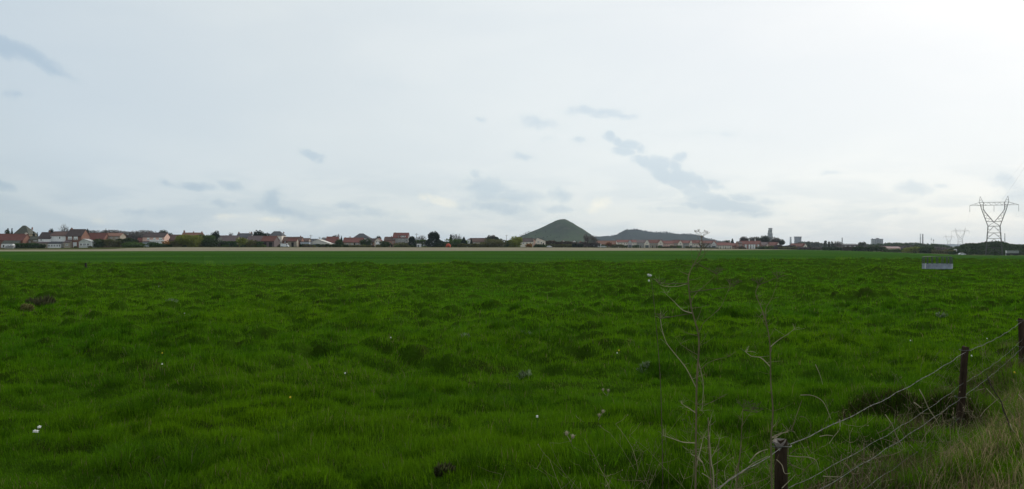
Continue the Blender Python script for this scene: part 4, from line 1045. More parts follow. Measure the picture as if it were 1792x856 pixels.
P_('box', 446.5, 460, 423.6, "square dark hedge next to the red open barn", "hedge", dd=-9)
P_('tree', 445.5, 472, 403.2, "large dark tree standing behind the mansion roof", "conifer", dd=26)
P_('hedge', 524, 597, 427.2, "long dark green hedge in front of the wide white shed", "darkgreen", dd=-9)
P_('tree', 580.5, 587, 411.6, "narrow dark tree behind the red roofed house", "conifer", dd=24)
P_('bare', 587.5, 595, 411, "leafless sapling between the conifers by the red house", "bare", dd=24)
P_('conifer', 594, 601, 413, "pointed conifer between the red house and the farmhouse", "conifer", dd=6)
P_('bush', 588, 603, 418.4, "dark shrubbery between the red house and the farmhouse", "darkgreen", dd=-3)
P_('hedge', 596, 650, 429, "low weedy hedge before the long farmhouse", "olive", dd=-10)
P_('tree', 630, 640.5, 419, "dark round tree before the slate hipped house", "darkgreen", dd=-5)
P_('bush', 640.5, 652, 417.4, "dark tall bush beside the slate hipped house", "darkgreen", dd=-4)
P_('tree', 656.5, 667, 412.6, "dark small tree above the pale gabled house", "conifer", dd=20)
P_('bush', 664, 683, 421.4, "dark bush between the pale gable and the brick house", "darkgreen", dd=-5)
P_('bush', 689, 713, 424, "olive bush at the foot of the tall dormered house", "olive", dd=-7)
P_('fat', 711.5, 730.5, 413.4, "round dark conifer beside the tall dormered house", "conifer", dd=-6)
P_('hedge', 727, 748, 418.4, "green hedge behind the white garden hut", "green", dd=6)
P_('bare', 728, 744, 412, "leafless grey tree behind the white garden hut", "bare", dd=40)
P_('fat', 742.5, 776, 404.6, "biggest dark conifer with a spiky top", "conifer", dd=-4, n=4200)
P_('bush', 762, 790, 422, "dark shrubs spreading at the foot of the biggest conifer", "darkgreen", dd=-6)
P_('bush', 777, 816, 417, "wide green thicket behind the orange tent", "green", dd=8)
P_('conifer', 784, 794, 409, "dark pointed conifer above the green thicket", "conifer", dd=16)
P_('bare', 788, 806, 409.6, "leafless round tree beside the pointed conifer", "bare", dd=30)
P_('bush', 774, 782, 424.6, "yellowish shrub touching the orange tent", "yellow", dd=-8)
P_('conifer', 804, 819.5, 414.4, "broad dark conical conifer before the narrow white gable", "conifer", dd=-3)
P_('conifer', 821.5, 828.5, 417.4, "slim dark conifer after the narrow white gable", "conifer", dd=-3)
P_('hedge', 800, 852, 426, "olive brown hedge below the brown roofed house", "olive", dd=-9)
P_('tree', 850, 861, 411.8, "pale grey-green tree with rounded top by the thicket", "greygreen", dd=14)
P_('tree', 857, 868, 411.6, "grey tree twin standing beside the rounded grey-green one", "bare", dd=16)
P_('bush', 842, 884, 418, "wide olive thicket in front of the twin grey trees", "olive", dd=-7)
P_('tree', 865, 878, 415, "dark evergreen at the end of the olive thicket", "conifer", dd=8)
P_('bush', 878, 896, 420, "green bush below the utility pole at the heap foot", "green", dd=-6)
P_('tree', 888, 913, 413.6, "yellowish willow at the foot of the conical heap", "yellow", dd=-8)
P_('bush', 889, 912, 419, "lower yellow shoots beneath the heap foot willow", "yellow", dd=-9)
P_('bush', 918.5, 931, 425.6, "bright orange bush in front of the white walled house", "orange", dd=-7)
P_('bush', 930, 956, 427.6, "dark low shrubs under the cream brown-gabled house", "darkgreen", dd=-8)
P_('hedge', 953, 984, 420.6, "first bare brown hedge under the conical heap", "brown", dd=6)
P_('hedge', 980, 1010, 421.6, "second bare brown hedge with white cottages behind", "brown", dd=8)
P_('hedge', 1004, 1046, 423, "third bare mauve hedge up to the tall bare trees", "mauve", dd=0)
P_('box', 998, 1020, 427.4, "dark clipped hedge beneath the white cottages", "conifer", dd=-9)
P_('hedge', 955, 1000, 427, "low olive undergrowth along the bare brown hedges", "olive", dd=-6)
P_('bare', 1022, 1035, 410.4, "taller leafless tree at the eastern flank of the heap", "mauve", dd=-3)
P_('bare', 1031, 1044, 411.6, "second leafless tree at the eastern flank of the heap", "bare", dd=-6)
P_('hedge', 1036, 1050, 425, "brown scrub under the two leafless heap trees", "brown", dd=-7)
P_('bush', 1048, 1058, 428, "dark round bush by the parked white car", "darkgreen", d=745)
P_('bush', 1057, 1064, 429, "olive bush beside the rust coloured tree", "olive", d=748)
P_('tree', 1060, 1071, 423.6, "rust coloured small tree before the orange roof", "rust", d=750)
P_('hedge', 1068, 1092, 427.4, "olive scrub between the rust tree and the terraces", "olive", d=752)
P_('hedge', 1088, 1118, 429, "dark green hedge before the grey-pink gable", "hedge", d=768)
P_('hedge', 1155, 1180, 431.4, "low brown scrub in front of the lower red terrace", "brown", d=776)
P_('hedge', 1210, 1256, 433.2, "low dark garden growth before the end terraces", "greygreen", d=782)
P_('conifer', 1276.5, 1287, 417.6, "dark pointed conifer above the single storey terrace", "conifer", d=860)
P_('tree', 1266, 1279, 420.8, "grey small trees beside the pointed conifer", "greygreen", d=880)
P_('bare', 1296, 1312, 415, "pale leafless tree over the tall terrace's western end", "bare", d=880, n=3500)
for a_, b_, t_, c_, lb in ((1308, 1322, 415.4, "bare", "leafless tree behind the first white chimney"), (1319, 1334, 415, "greygreen", "leafless tree behind the second white chimney"), (1330, 1344, 413.6, "greygreen", "greenish bare tree just west of the headframe"), (1350, 1363, 415, "bare", "leafless tree just east of the headframe"), (1358, 1372, 417.4, "greygreen", "lower leafless tree sloping away east of the headframe")):
    P_('bare', a_ - 1, b_ + 1, t_, lb, c_, d=900, n=4500)
P_('bush', 1324, 1337, 430.6, "dark green bush against the tall red terrace", "darkgreen", d=778)
P_('hedge', 1335, 1358, 430.6, "green hedge under the white gables", "green", d=780)
P_('hedge', 1355, 1392, 428.6, "mauve bare hedge between headframe and last house", "mauve", d=776)
P_('hedge', 1362, 1402, 432, "green-brown undergrowth before the mauve bare hedge", "olive", d=768)
P_('hedge', 1396, 1442, 431.8, "pale grey bare hedge beyond the last terrace", "bare", d=760)
for q, t_, lb in ((1415.5, 422.6, "first little poplar after the cooling tower"), (1444.5, 421.2, "tallest of the small poplars near the brick chimney"), (1451, 422.6, "middle small poplar in the row near the brick chimney"), (1456.3, 422, "small poplar just before the row's last one"), (1461.2, 422.6, "last small poplar before the brick chimney")):
    P_('tree', q - 2, q + 2, t_, lb, "greygreen", d=1000, zb=-6)
P_('bare', 1462, 1475, 422.6, "leafless crown touching the slim brick chimney", "bare", d=960)
P_('hedge', 1440, 1480, 432.4, "dark hedge under the row of small poplars", "darkgreen", d=715)
P_('hedge', 1474, 1508, 431.4, "brownish hedge hiding the warehouse wall", "brown", d=712)
P_('tree', 1502, 1516, 423.6, "grey tree at the end of the dark roofed warehouse", "greygreen", d=960)
P_('hedge', 1492, 1550, 430.6, "long dark hedge along the eastern wheat edge", "darkgreen", d=690)
P_('hedge', 1546, 1592, 435.4, "low green hedge before the pink building", "green", d=670)
P_('bush', 1584, 1618, 431, "yellow-green bush beneath the twin chimneys", "yellow", d=660)
P_('bush', 1600, 1634, 430.2, "dark bush with olive top beneath the thin mast", "darkgreen", d=655)
P_('hedge', 1630, 1672, 437, "pale green scrub between the dark bush and the mound", "olive", d=645)
P_('bush', 1739, 1749, 443.4, "small dark green bush at the foot of the big pylon", "darkgreen", d=560)

# low garden growth in front of the houses
_rg = random.Random(17)
for i in range(44):
    px_ = _rg.uniform(100, 720) if i < 34 else _rg.uniform(1060, 1350)
    w_ = _rg.uniform(5, 13); c_ = _rg.choice(["olive", "green", "darkgreen", "brown"])
    yb_ = float(HZ + (H - gz(px_, float(dvil(px_)))) / float(dvil(px_)) * F)
    P_('bush', px_ - w_ / 2, px_ + w_ / 2, yb_ - _rg.uniform(2.2, 5.0), {"olive": "low olive garden shrub at the edge of the bare field", "green": "low green garden shrub at the edge of the bare field", "darkgreen": "low dark green garden shrub at the edge of the bare field", "brown": "low bare brown garden shrub at the edge of the bare field"}[c_], c_, dd=-_rg.uniform(9, 12), group="low garden shrubs along the village edge: " + c_)
# -- far woods that read as one mass
def wood(name, cols, d0, d1, n, leaf, seed, zb=None, kind="stuff", gfn=None):
    """many crowns between two depths under a skyline given as (px, py); one object"""
    g = np.random.default_rng(seed); Vs, Fs, Cs = [], [], []; off = 0
    pxs = [c[0] for c in cols]; pys = [c[1] for c in cols]
    for i in range(n):
        px = g.uniform(pxs[0], pxs[-1]); d = g.uniform(d0, d1)
        top = Z(np.interp(px, pxs, pys) + abs(g.normal(0, .9)), d); b = (gfn(px, d) if gfn else (gz(px, d) if zb is None else zb)); h = max(1.5, top - b)
        w = g.uniform(.5, .9) * min(h, 9)
        k = 90
        P = crown_points('tree', w, h, k, g) + np.array([X(px, d), d, b])
        P[:, 2] = top - (top - P[:, 2]) * min(1.0, 9.0 / h) * 1.25
        V, f, c = leaves(P, leaf, seed + i)
        tint = g.uniform(.7, 1.25) * np.array([1 + g.normal(0, .07), 1 + g.normal(0, .05), 1])
        Vs.append(V); Fs.append(f + off); Cs.append(c * tint); off += len(V)
    return np.concatenate(Vs), np.concatenate(Fs), np.concatenate(Cs)
def woodobj(name, col, *a, **k):
    V, f, c = wood(name, *a, **k); o = obj_np(name, V, [f], leafmat("leaf_" + col, LEAF[col], .2, .8, .05), cols=c); o["kind"] = "stuff"
woodobj("far_wood", "bare", [(130, 404), (150, 402.5), (175, 403.2), (200, 402.4), (215, 405), (235, 405.2), (250, 402.6), (262, 403.6), (275, 408)], 640, 720, 260, .9, 3)
woodobj("far_wood", "greygreen", [(1398, 423), (1412, 423), (1430, 423.6), (1445, 426.4), (1470, 426), (1500, 428), (1520, 427)], 1500, 1700, 150, 2.4, 4, zb=-8)
woodobj("far_wood", "darkgreen", [(1490, 428), (1515, 427.6), (1545, 426), (1560, 424.2), (1585, 425), (1600, 424.6), (1625, 426.2), (1650, 427.6), (1668, 432)], 1150, 1350, 200, 1.9, 5, zb=-9)
woodobj("far_wood", "mauve", [(1500, 431), (1560, 429.5), (1620, 430), (1668, 434)], 900, 980, 120, 1.5, 6, zb=-6)
def mgz(px, d):
    z = np.interp(px, [1640, 1656, 1664, 1675, 1690, 1705, 1720, 1733, 1745, 1757, 1768, 1785, 1830, 1900], [446, 441, 437, 433, 428.5, 427.6, 426.5, 424.4, 423.2, 425.2, 429, 430, 432, 446])
    v = min(1, abs(d - 700) / 40)
    return -5 + (Z(z, 700) + 5) * (1 - v ** 1.35) - .5
woodobj("mound_wood", "darkgreen", [(1660, 437), (1668, 434), (1680, 430.4), (1692, 426.6), (1706, 425.8), (1722, 424.2), (1735, 422.6), (1746, 421.6), (1757, 424), (1768, 427.6), (1785, 428), (1860, 430)], 662, 716, 360, 1.05, 7, gfn=mgz)
woodobj("mound_wood", "darkgreen", [(1660, 440), (1690, 438), (1720, 436), (1760, 435), (1800, 436), (1860, 437)], 580, 650, 260, .9, 8)
# scrub in rows on the flat-topped heap
def hill_scrub():
    g = np.random.default_rng(4); u, top = flat_top; Ps = []
    n = 420; px = g.uniform(1062, 1270, n); t = np.interp(px, u, top)
    d = 4300 - g.uniform(0, 1, n) ** 2 * 60
    v = np.abs(d - 4300) / 420
    z = -6.5 + (t + 6.5) * (1 - v ** 1.35)
    P = np.stack([X(px, 4300) + 0 * d, d, z + g.uniform(-2, 4, n)], -1)
    V, f, c = leaves(P, 8.0, 4)
    o = obj_np("hill_scrub", V, [f], leafmat("leaf_scrub", (0.030, 0.034, 0.028), .1, .8, .05), cols=c); o["kind"] = "stuff"
    n = 420; px = g.uniform(896, 1046, n); pr = np.array(heap); t = Z(np.interp(px, pr[:, 0], pr[:, 1]), 3000)
    v = g.random(n) ** 2 * .95; z = -6.5 + (t + 6.5) * (1 - v ** 1.35)
    low = z < 16 + 34 * g.random(n) ** 2 * (px < 985) + 6
    P = np.stack([X(px, 3000), 3000 - v * 330, z + g.uniform(0, 3, n)], -1)[low]
    P = np.repeat(P, 9, 0) + g.normal(0, 2.6, (len(P) * 9, 3)) * np.array([1, 1, .8])
    V, f, c = leaves(P, 3.6, 14)
    o = obj_np("hill_scrub", V, [f], leafmat("leaf_heap", (0.034, 0.048, 0.026), .1, .8, .05), cols=c); o["kind"] = "stuff"
hill_scrub()
# ------------------------------------------------------------------ grass
def blades(name, x, y, h, w, leanx, leany, col, mat, seg=2, seed=0, sink=0.012):
    """one mesh of blades rooted on the land; per-blade height, width, lean and colour"""
    n = len(x); g = np.random.default_rng(seed)
    z = land(x, y) - sink
    a = g.uniform(0, pi, n)
    # blades turn their flat side loosely towards any direction
    cx, cy = np.cos(a) * w * 0.5, np.sin(a) * w * 0.5
    zero = np.zeros(n)
    root = np.stack([x, y, z], -1); wv = np.stack([cx, cy, zero], -1)
    lean = np.stack([leanx, leany, zero], -1)
    L2 = np.hypot(leanx, leany)
    up = np.sqrt(np.clip(1 - np.minimum(L2, 0.92) ** 2, 0.12, 1))
    tip = root + lean * h[:, None]; tip[:, 2] += up * h + sink
    if seg == 2:
        mid = root + lean * (h * 0.28)[:, None]; mid[:, 2] += h * (0.5 + 0.08 * up) + sink * 0.5
        mid[:, 2] = np.minimum(mid[:, 2], root[:, 2] + 0.62 * h + sink)
        V = np.stack([root - wv, root + wv, mid - wv * 0.8, mid + wv * 0.8, tip], 1).reshape(-1, 3)
        b = np.arange(n)[:, None] * 5
        fs = [b + np.array([[0, 1, 3, 2]]), b + np.array([[2, 3, 4]])]
        c = np.repeat(col, 5, 0)
    else:
        V = np.stack([root - wv, root + wv, tip], 1).reshape(-1, 3)
        b = np.arange(n)[:, None] * 3
        fs = [b + np.array([[0, 1, 2]])]
        c = np.repeat(col, 3, 0)
    o = obj_np(name, V, fs, mat, cols=c, smooth=False)
    o["kind"] = "stuff"
    return o

M_grass = leafmat("grass_blade", (1, 1, 1), 0.45, 0.7, 0.02)
def grass_colour(x, y, g):
    n = len(x)
    p = fbm(x / 1.6, y / 1.6, 71, 3); q = fbm(x / 9, y / 9, 77, 3)
    k = g.random(n)
    c = np.empty((n, 3))
    v = 0.66 + 0.62 * g.random(n)
    c[:, 0] = (0.058 + 0.044 * q + 0.030 * (p - 0.5)) * v
    c[:, 1] = (0.172 + 0.036 * q + 0.040 * (p - 0.5)) * v
    c[:, 2] = (0.0028 + 0.003 * (1 - p)) * v
    c *= (0.85 + 0.42 * sstep(9, 40, y))[:, None]      # brightened with distance, painting in the lit tips of far blades
    dry = k > 0.982 - 0.05 * sstep(0.50, 0.72, fbm(x / 1.1, y / 1.1, 131, 3))
    c[dry] = np.array([0.20, 0.17, 0.075]) * g.uniform(0.6, 1.1, dry.sum())[:, None]
    return c
def slope(x, y):
    e = 0.06
    h0 = relief(x, y)
    return (relief(x + e, y) - h0) / e, (relief(x, y + e) - h0) / e, h0

def pasture_grass():
    g = np.random.default_rng(3)
    for (y0, y1, n, seg, nm, pw) in ((5.2, 13, 420000, 2, "pasture_grass", 1.0), (13, 30, 380000, 2, "pasture_grass", 0.3), (30, 128, 380000, 1, "pasture_grass", -0.2)):
        # density falls with distance
        u = g.random(n)
        if abs(1 + pw) < 1e-6: Y = y0 * (y1 / y0) ** u
        else: Y = (y0 ** (pw + 0.0 + 1e-9) + u * (y1 ** pw - y0 ** pw)) ** (1 / pw) if abs(pw) > 1e-3 else y0 * (y1 / y0) ** u
        px = g.uniform(-140, 1940, n)
        x = X(px, Y)
        ok = (Y < edge_d(px) + 1.5)
        s = side(x, Y)
        hole = ((x - HOLE[0]) / 0.74) ** 2 + ((Y - HOLE[1] + .16) / 0.66) ** 2
        ok &= (hole > 0.7 + 0.5 * g.random(n))
        # thin, worn spots between the tussocks
        worn = fbm(x / 0.8, Y / 0.8, 91, 3)
        ok &= (worn > 0.30) | (g.random(n) < 0.5)
        x, Y, px, s = x[ok], Y[ok], px[ok], s[ok]
        n = len(x)
        gx, gy, h0 = slope(x, Y)
        patch = fbm(x / 0.9, Y / 0.9, 83, 3)
        tm = mounds(x, Y)
        top = sstep(0.01, 0.16, tm)
        st = sstep(0.45, 1.5, np.hypot(gx, gy))
        keep = g.random(n) < (0.72 + 0.28 * top) * (1 - 0.62 * st)
        h = (0.040 + 0.075 * g.random(n) ** 1.6) * (0.6 + 0.8 * patch) * (0.62 + 0.5 * top) * np.where(g.random(n) < .05, 1.9, 1.0) * keep
        far_ = np.clip(Y / 9.0, 1, 12)
        w = 0.0046 * far_ ** 0.85
        h = h * np.clip(far_, 1, 3) ** 0.10
        vg = sstep(-0.2, 0.5, s) * (Y < 40)
        h = h * (1 + 0.9 * vg)
        an = g.uniform(0, 2 * pi, n); rl = g.uniform(0.05, 0.75, n)
        wa = 2 * pi * fbm(x / 1.3, Y / 1.3, 97, 2) * 1.5
        lx = np.cos(an) * rl - gx * 0.42 + 0.22 * np.cos(wa); ly = np.sin(an) * rl - gy * 0.42 + 0.22 * np.sin(wa)
        l = np.hypot(lx, ly); k = np.minimum(1, 0.9 / np.maximum(l, 1e-6)); lx *= k; ly *= k
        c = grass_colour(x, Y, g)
        ok = h > 0.01
        x, Y, h, w, lx, ly, c = x[ok], Y[ok], h[ok], w[ok], lx[ok], ly[ok], c[ok]; n = len(x)
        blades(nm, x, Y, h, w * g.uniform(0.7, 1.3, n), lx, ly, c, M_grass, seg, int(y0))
pasture_grass()

def dry_grass():
    """bleached straw among the green of the verge and under the wires"""
    g = np.random.default_rng(9)
    n = 54000
    Y = g.uniform(5.0, 17, n); s = np.abs(g.normal(0, 1.0, n)) * 1.5 - 0.5
    # place by distance along and across the fence
    t = g.uniform(-2.0, 15, n)
    x = FP[0] + FD[0] * t + FD[1] * s; y = FP[1] + FD[1] * t - FD[0] * s
    ok = (y > 4.2) & (fbm(x / 0.55, y / 0.55, 12, 3) > 0.43 - .06 * sstep(.6, 1.6, s)) & (x / y * F + 896 < 1960)
    hole = ((x - HOLE[0]) / 0.7) ** 2 + ((y - HOLE[1] + .16) / 0.62) ** 2
    ok &= hole > 0.8
    x, y, s = x[ok], y[ok], s[ok]; n = len(x)
    h = g.uniform(0.08, 0.34, n) * (0.7 + 0.5 * sstep(-0.3, 0.8, s))
    an = g.uniform(0, 2 * pi, n); rl = g.uniform(0.1, 1.0, n) ** .6 * .95
    k = g.random(n)
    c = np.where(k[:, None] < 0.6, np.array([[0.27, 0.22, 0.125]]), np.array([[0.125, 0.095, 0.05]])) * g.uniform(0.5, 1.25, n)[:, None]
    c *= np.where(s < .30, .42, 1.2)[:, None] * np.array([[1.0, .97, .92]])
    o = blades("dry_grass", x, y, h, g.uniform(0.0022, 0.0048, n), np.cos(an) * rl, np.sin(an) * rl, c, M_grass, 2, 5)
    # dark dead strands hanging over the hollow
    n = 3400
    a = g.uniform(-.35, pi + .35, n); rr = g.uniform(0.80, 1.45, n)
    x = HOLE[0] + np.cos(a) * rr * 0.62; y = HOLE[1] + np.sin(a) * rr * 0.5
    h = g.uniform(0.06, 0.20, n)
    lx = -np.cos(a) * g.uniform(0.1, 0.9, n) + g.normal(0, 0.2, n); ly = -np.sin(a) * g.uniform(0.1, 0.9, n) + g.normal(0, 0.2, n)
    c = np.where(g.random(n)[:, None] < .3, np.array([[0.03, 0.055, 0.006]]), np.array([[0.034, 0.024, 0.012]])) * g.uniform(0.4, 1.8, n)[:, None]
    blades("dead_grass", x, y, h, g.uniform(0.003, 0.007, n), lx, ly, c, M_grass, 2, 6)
dry_grass()

def wheat_leaves():
    """the near part of the young wheat, in drilled rows, and the ragged growth where the pasture stops"""
    g = np.random.default_rng(21)
    n = 190000
    px = g.uniform(-120, 1920, n); e = edge_d(px); Y = e + 0.3 + g.random(n) ** 1.5 * 95
    x = X(px, Y)
    rows_ = np.abs(((x * 0.94 + Y * 0.34) / 2.4) % 1 - .5)          # drilled strips
    tram = (((x * 0.94 + Y * 0.34) / 24.0) % 1) < .05               # wheel marks
    ok = ~tram & (g.random(n) < .55 + .9 * rows_)
    x, Y = x[ok], Y[ok]; n = len(x)
    k = g.uniform(.7, 1.3, n) * (.8 + .45 * fbm(x / 22, Y / 14, 140, 3))
    c = np.array([[0.040, 0.118, 0.014]]) * k[:, None]
    an = g.uniform(0, 2 * pi, n); rl = g.uniform(.1, .6, n)
    z0 = ground(x, Y)
    o = blades("wheat_leaves", x, Y, g.uniform(.07, .17, n), .02 * (Y / 85) ** .9, np.cos(an) * rl, np.sin(an) * rl, c, M_grass, 1, 31)
    n = 26000
    px = g.uniform(-120, 1920, n); Y = edge_d(px) + g.normal(0, 1.1, n) - .4; x = X(px, Y)
    cl = fbm(x / 1.7, Y / 1.2, 150, 3); ok = cl > .46; x, Y, cl = x[ok], Y[ok], cl[ok]; n = len(x)
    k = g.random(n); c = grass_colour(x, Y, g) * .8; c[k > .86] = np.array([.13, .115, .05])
    an = g.uniform(0, 2 * pi, n); rl = g.uniform(.05, .5, n)
    blades("rough_grass", x, Y, g.uniform(.15, .45, n) * (cl - .3) * 3.0, .035 * np.ones(n), np.cos(an) * rl, np.sin(an) * rl, c, M_grass, 1, 32)
wheat_leaves()

def tufts():
    """coarser tufts the cattle leave standing: blades fanning out of one foot"""
    g = np.random.default_rng(55)
    for y0, y1, dens, nb, wk in ((6, 14, 3.2, 130, 1.0), (14, 30, 3.2, 80, 1.6), (30, 100, 1.5, 40, 3.4)):
        area = 1.38 * (y1 ** 2 - y0 ** 2) / 2; n = int(area * dens)
        Y = np.sqrt(g.uniform(y0 ** 2, y1 ** 2, n)); px = g.uniform(-130, 1930, n); x = X(px, Y)
        ok = (fbm(x / 2.8, Y / 2.8, 171, 3) > .40) & (Y < edge_d(px)) & (side(x, Y) < .3) & (((x - HOLE[0]) / .75) ** 2 + ((Y - HOLE[1]) / .6) ** 2 > 1); x, Y = x[ok], Y[ok]; n = len(x)
        sz = g.uniform(.55, 1.25, n); tint = g.uniform(.45, .95, n) * np.where(Y > 25, .9, 1)  # low tint also puts the tufts' dark shading into their colour
        i = np.repeat(np.arange(n), nb); m = len(i)
        a = g.uniform(0, 2 * pi, m); q = np.sqrt(g.random(m)) * .15 * sz[i]
        bx = x[i] + q * np.cos(a) * 1.25; by = Y[i] + q * np.sin(a)
        h = g.uniform(.10, .25, m) * sz[i]; rl = np.clip(q / .15 * .75 + g.uniform(-.1, .3, m), 0, .92)
        a2 = a + g.normal(0, .5, m)
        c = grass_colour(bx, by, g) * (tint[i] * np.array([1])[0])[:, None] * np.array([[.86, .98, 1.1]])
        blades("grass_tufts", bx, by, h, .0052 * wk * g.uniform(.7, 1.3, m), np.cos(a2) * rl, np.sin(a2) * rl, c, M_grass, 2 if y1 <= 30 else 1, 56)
tufts()
# ------------------------------------------------------------------ pylons and cables
M_steel = mat("galvanised_steel", (0.085, 0.08, 0.075), 0.15, 0.5, rough=0.6, metal=0.0)
M_glassins = mat("glass_insulator", (0.10, 0.12, 0.12), 0.1, 1, rough=0.25)
def pylon():
    root = empty("lattice_pylon", (0, 0, 0))
    ZB, ZW, ZX = [0, 5.5, 11.1, 14.6, 18.7], 18.7, 21.5
    HW = lambda z: 4.6 - (4.6 - 3.2) * z / 18.7
    for sx in (-1, 1):
        for sy in (-1, 1):
            m = MB(); m.bar((sx * HW(0), sy * HW(0), -1), (sx * HW(18.7), sy * HW(18.7), 18.7), 0.129); m.build("leg", M_steel, root)
    m = MB()
    for a, b in zip(ZB[:-1], ZB[1:]):
        for sy in (-1, 1):
            m.bar((-HW(b), sy * HW(b), b), (HW(b), sy * HW(b), b), 0.091)
            m.bar((sy * HW(b), -HW(b), b), (sy * HW(b), HW(b), b), 0.091)
            c = (a + b) / 2
            for sx in (-1, 1):
                # K braces from the corners towards the middle of the panel
                m.bar((sx * HW(a), sy * HW(a), a), (0, sy * HW(b), b), 0.064)
                m.bar((sy * HW(a), sx * HW(a), a), (sy * HW(b), 0, b), 0.064)
                m.bar((sx * HW(c), sy * HW(c), c), (sx * HW(c) * .5, sy * HW(c), c), 0.046)
    m.build("body_bracing", M_steel, root)
    for sx in (-1, 1):
        m = MB()
        def dy(z): return 3.2 - (3.2 - .8) * (z - 18.7) / (33.3 - 18.7)
        out = [(3.2, 18.7), (6.6, 29.0), (7.7, 33.3)]
        inn = [(0.25, 21.3), (4.6, 27.2), (5.6, 29.2), (5.7, 33.3)]
        ox = lambda z: np.interp(z, [18.7, 29, 33.3], [3.2, 6.6, 7.7]); ix = lambda z: np.interp(z, [21.3, 27.2, 29.2, 33.3], [.25, 4.6, 5.6, 5.7])
        for sy in (-1, 1):
            for L_ in (out, inn):
                for (x0, z0), (x1, z1) in zip(L_[:-1], L_[1:]):
                    m.bar((sx * x0, sy * dy(z0), z0), (sx * x1, sy * dy(z1), z1), 0.113)
            zs = [21.3, 23.4, 25.4, 27.2, 29.0, 30.6, 32]
            for i, z in enumerate(zs[:-1]):
                z2 = zs[i + 1]
                m.bar((sx * ox(z), sy * dy(z), z), (sx * ix(z2), sy * dy(z2), z2), 0.046)
                m.bar((sx * ix(z2), sy * dy(z2), z2), (sx * ox(z2), sy * dy(z2), z2), 0.046)
            m.bar((-sx * 3.2, sy * dy(18.7), 18.7), (sx * .25, sy * dy(21.3), 21.3), 0.083)
            m.bar((-sx * .0, sy * dy(21.5), 21.5), (sx * ox(21.5), sy * dy(21.5), 21.5), 0.068)
        for z in (18.7, 23.4, 27.2, 30.6):
            m.bar((sx * ox(z), -dy(z), z), (sx * ox(z), dy(z), z), 0.054)
        m.build("upper_arm", M_steel, root)
        m = MB()      # earth wire peak
        for sy in (-1, 1):
            m.bar((sx * 5.7, sy * .8, 33.3), (sx * 7.4, 0, 37), 0.076); m.bar((sx * 7.9, sy * .8, 33.3), (sx * 7.4, 0, 37), 0.076)
        m.bar((sx * 6.4, -.5, 34.8), (sx * 7.7, -.5, 34.8), 0.046); m.bar((sx * 6.4, .5, 34.8), (sx * 7.7, .5, 34.8), 0.046)
        m.bar((sx * 5.7, -.8, 33.3), (sx * 7.7, -.5, 34.8), 0.037)
        m.build("peak", M_steel, root)
    m = MB()
    for sy in (-1, 1):
        m.bar((-7.7, sy * .8, 33.3), (7.7, sy * .8, 33.3), 0.083); m.bar((-7.7, sy * .8, 31.5), (7.7, sy * .8, 31.5), 0.083)
        xs = np.linspace(-5.7, 5.7, 9)
        for i in range(8): m.bar((xs[i], sy * .8, 31.5 if i % 2 else 33.3), (xs[i + 1], sy * .8, 33.3 if i % 2 else 31.5), 0.042)
        for sx in (-1, 1):
            m.bar((sx * 7.7, sy * .8, 33.3), (sx * 13, 0, 31.6), 0.076); m.bar((sx * 7.7, sy * .8, 31.5), (sx * 13, 0, 31.5), 0.076)
            m.bar((sx * 7.7, sy * .8, 31.5), (sx * 10.2, sy * .4, 32.4), 0.037); m.bar((sx * 10.2, sy * .4, 32.4), (sx * 10.2, sy * .4, 31.5), 0.037)
    m.build("crossarm", M_steel, root)
    for x in (-13, 0, 13):
        m = MB(); m.tube([(x, 0, 31.5), (x, 0, 31.1)], .05, .05, 5)
        for k in range(12): m.lathe([(.04, 31.1 - k * .26), (.16, 31.04 - k * .26), (.16, 30.98 - k * .26), (.04, 30.9 - k * .26)], 8, x, 0)
        m.tube([(x, 0, 28.0), (x, 0, 27.7)], .12, .12, 5)
        m.build("insulator_string", M_glassins, root)
    return root
PYL = [(1739.5, 520), (1680.5, 1400), (1660.5, 2110)]
pts = []
py0 = pylon(); line_rz = -atan2(X(1680.5, 1400) - X(1739.5, 520), 880)
labs = ["nearest-looking and tallest lattice pylon rising out of the wooded mound", "middle-sized pale lattice pylon before the bright white shed", "smallest and palest lattice pylon above the far wood"]
labs[0] = "tallest dark lattice pylon rising in front of the wooded mound"
for i, (px, d) in enumerate(PYL):
    o = py0 if i == 0 else copy_tree(py0)
    zb = [-4.6, -5.5, -7.0][i]
    o.location = (X(px, d), d, zb); o.rotation_euler = (0, 0, line_rz)
    k = [1.0, 1.0, 0.97][i]; o.scale = (k, k, k)
    tag(o, labs[i], "pylon", "lattice pylons of the power line")
    pts.append(Vector(o.location))
back = pts[0] + (pts[0] - pts[1]).normalized() * 470; back.z = -2
def cable(a, b, off, z, sag):
    ax = Vector((cos(line_rz), sin(line_rz), 0)) * off
    p, q = a + ax + Vector((0, 0, z)), b + ax + Vector((0, 0, z))
    n = 26; m = MB()
    m.tube([p.lerp(q, t / n) - Vector((0, 0, sag * 4 * (t / n) * (1 - t / n))) for t in range(n + 1)], .009, .009, 4)
    o = m.build("power_cable", M_steel)
    tag(o, "thin power cable strung between the lattice pylons of the line", "power cable", "cables of the power line")
for a, b, sg in ((back, pts[0], 10), (pts[0], pts[1], 22), (pts[1], pts[2], 16)):
    for off, z in ((-13, 27.7), (0, 27.7), (13, 27.7)): cable(a, b, off, z, sg)
    for off in (-7.4, 7.4): cable(a, b, off, 37, sg * .8)

